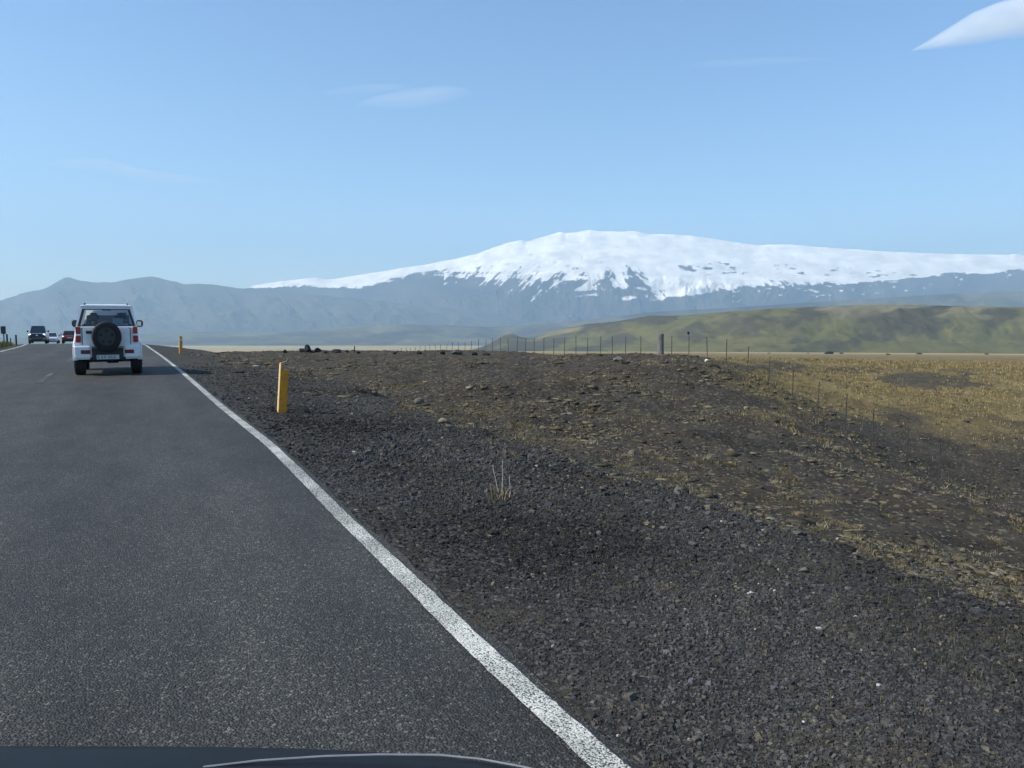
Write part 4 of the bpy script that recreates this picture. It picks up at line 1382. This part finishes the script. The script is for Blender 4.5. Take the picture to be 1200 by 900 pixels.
    MB().box(-.11, .11, .275, .295, 1.475, 1.515, .006).build('brake_light', M['lamp_darkred'], r_o)
    MB().box(-.62, .62, .14, 2.40, .9, .93).build('cabin_floor', M['cabin'], r_o)
    return r_o


q = at_z(128, 438.2, 0.0)
white_suv((q[0] - .0, q[1] - .60, 0.0)).scale = (0.875, 1, 1)


def far_vehicle(name, loc, rz, label, cat, paint, W_, L_, belt, roof_z, hood_z, roof_w, ys, kind):
    """ys: rear belt, front belt, rear roof, front roof"""
    r_o = empty(name, loc, rz)
    tag(r_o, label, cat)
    hw = W_ / 2
    half = lambda k, top, zb=.32: [(.86 * hw * k, zb), (.97 * hw * k, zb + .08), (hw * k, .55 * top + .1), (.985 * hw * k, .8 * top), (.93 * hw * k, top - .04), (.88 * hw * k, top)]
    back = belt if kind != 'sedan' else belt - .03
    mb = MB()
    mb.loft([(0, half(.90, back - .08)), (.12, half(.97, back)), (ys[0], half(1, belt)), (ys[1], half(1, belt)), (ys[1] + .15, half(.99, hood_z + .02)), (L_ - .35, half(.97, hood_z - .03)), (L_ - .08, half(.93, hood_z - .10)), (L_, half(.86, hood_z - .2))])
    mb.build('body', paint, r_o, bevel=0.05)
    frustum_house(r_o, (.87 * hw, ys[0], ys[1]), (roof_w / 2, ys[2], ys[3]), belt - .02, roof_z, paint, M['dark_glass'], 0.018, (.07, .07, .06, .06))
    for s in (-1, 1):
        for yy in (.18 * L_, .80 * L_):
            wheel(r_o, (s * (hw - .14), yy, .34 if kind != 'pickup' else .40), .34 if kind != 'pickup' else .40, .23, s)
        mo = MB().box(s * hw, s * (hw + .20), ys[1] - .45, ys[1] - .32, belt + .02, belt + .20, .03).build('mirror', M['plastic'] if kind != 'pickup' else paint, r_o)
        MB().box(s * (hw + .03), s * (hw + .18), ys[1] - .462, ys[1] - .451, belt + .04, belt + .18).build('mirror_glass', M['chrome'], mo)
    MB().box(-.8 * hw, .8 * hw, .1, L_ - .15, .24, .36, .02).build('underbody', M['plastic'], r_o)
    return r_o


# oncoming dark pickup
lane = lambda px, D: at_depth(px, 400, D)
D_ = 82
q = lane(42.3, D_)
zz = float(road_z(q[1]))
pk = far_vehicle('pickup_truck', (q[0], q[1] + 0.0, zz), math.pi + R(4), 'dark pickup truck coming the other way with bright headlights', 'pickup truck', M['paint_black'], 1.98, 5.4, 1.22, 1.88, 1.18, 1.36, (1.9, 3.75, 2.15, 3.15), 'pickup')
pk.rotation_euler.z = math.pi + R(1)
pk.location.y += 5.4
pk.scale = (.88, 1, 1)
yf = 5.4
MB().box(-.55, .55, yf - .10, yf + .02, .72, 1.06, .03).build('grille', M['plastic'], pk)
em = MB().cyl((0, yf + .03, .92), (0, 1, 0), .07, .02, 20); [setattr(v.co, 'x', v.co.x * 1.9) for v in em.bm.verts]; em.build('emblem', M['chrome'], pk)
for s in (-1, 1):
    hl = MB().box(s * .60, s * .86, yf - .28, yf - .01, .74, 1.08, .04, 3).build('headlight', M['lamp_lit_or_glint'], pk)
    MB().box(s * .55, s * .90, yf - .25, yf + .03, .50, .60, .03).build('fog_lamp', M['lamp_white'], pk)
bpm = MB().box(-.93, .93, yf - .30, yf + .012, .40, .70, .06, 3).build('bumper', M['plastic'], pk)
MB().tube([(-.5, yf + .035, .66), (-.25, yf + .04, .62), (.25, yf + .04, .62), (.5, yf + .035, .66)], .018, 8).build('bumper_trim', M['chrome'], pk)

# white hatchback behind it
D_ = 104
q = lane(60.3, D_)
wc = far_vehicle('white_hatchback', (q[0], q[1] + 4.0, float(road_z(q[1]))), math.pi, 'small white car half hidden behind the oncoming dark pickup', 'car', M['paint_grey_white'], 1.72, 4.0, .95, 1.48, .92, 1.12, (.35, 2.75, .75, 1.95), 'hatch')
wc.scale = (.92, 1, 1)
for s in (-1, 1):
    MB().box(s * .50, s * .80, 3.75, 3.97, .62, .76, .04, 3).build('headlight', M['lamp_white'], wc)
MB().box(-.42, .42, 3.94, 4.015, .60, .70, .02).build('grille', M['plastic'], wc)
MB().box(-.60, .60, 3.92, 4.02, .34, .46, .03).build('air_intake', M['plastic'], wc)

# red car ahead
D_ = 93
q = lane(82.0, D_)
rc = far_vehicle('red_car', (q[0], q[1], float(road_z(q[1]))), R(1), 'red car driving ahead, partly hidden by the white off-roader', 'car', M['paint_red'], 1.80, 4.2, .98, 1.50, .95, 1.20, (.25, 3.0, .55, 2.1), 'hatch')
for s in (-1, 1):
    MB().box(s * .62, s * .86, -.02, .2, .80, .98, .03, 3).build('tail_lamp', M['lamp_red'], rc)
    if s < 0: MB().box(s * .66, s * .80, -.03, -.015, .84, .95, .004).build('lens_glint', M['lamp_lit_or_glint'], rc)  # glint on the left tail lamp, put in as a small glowing patch
MB().box(-.84, .84, -.07, .25, .30, .58, .06, 3).build('bumper', M['plastic'], rc)
MB().box(-.26, .26, -.045, -.005, .66, .76, .008).build('number_plate', M['plate'], rc)

# ------------------------------------------------------------------ front of the car the photo is taken from
ZB = 0.78
cont_px = [(0, 872), (120, 872.5), (250, 873), (350, 875), (420, 878), (480, 882), (530, 886), (575, 892), (612, 899), (640, 906)]
cont = [at_z(a, b, ZB) for a, b in cont_px]
XC = -0.36
cont = [(XC, cont[0][1] + 0.012)] + [(c[0], c[1]) for c in cont if c[0] > XC + .05] + [(.435, .50), (.46, .20), (.47, -.25)]
outer = [(2 * XC - x_, y_) for x_, y_ in cont[::-1][:-1]] + cont
car = empty('car', (XC, 0, 0))
tag(car, 'dark front of the car the picture is taken from, at the bottom edge', 'car')
nco = len(outer)
ctr = np.array([XC, 0.05])
rings = []
for off, z_, sh in ((-.45, .835, 0), (-.22, .815, 0), (-.09, .797, 0), (-.02, .786, 0), (0.0, ZB - .002, 0), (.014, .76, 0), (.03, .70, 0), (.05, .55, 0), (.07, .42, 0), (.05, .28, 0), (0.0, .22, 0)):
    rg = []
    for x_, y_ in outer:
        d = np.array([x_, y_]) - ctr; L2 = np.linalg.norm(d); d = d / L2
        p = np.array([x_, y_]) + d * max(off, -L2 * .8)
        if y_ < -.2: p[1] = y_
        rg.append((p[0] - XC, p[1], z_))
    rings.append(rg)
Vb = np.array(rings).reshape(-1, 3)
mesh_np('bonnet', Vb, np.vstack([grid_faces(len(rings), nco)]), M['bonnet'], True, None, car)
cap = MB(); cap.bm.faces.new([cap.bm.verts.new(p) for p in rings[0]]); cap.build('cowl', M['plastic'], car)
lp = [(238, 899), (303, 891.3), (379, 886.3), (444, 884.3), (515, 884.8), (563, 889.5), (612, 898.5), (640, 905)]
MB().tube([Vector(at_z(a, b, ZB + .012)) - Vector((XC, 0, 0)) for a, b in lp], .0011, 6).build('highlight_line', M['edge_highlight'], car)  # highlight on the bonnet edge, modelled as a thin grey strip
for s in (-1, 1):
    wheel(car, (s * .70, .12, .31), .31, .2, s)
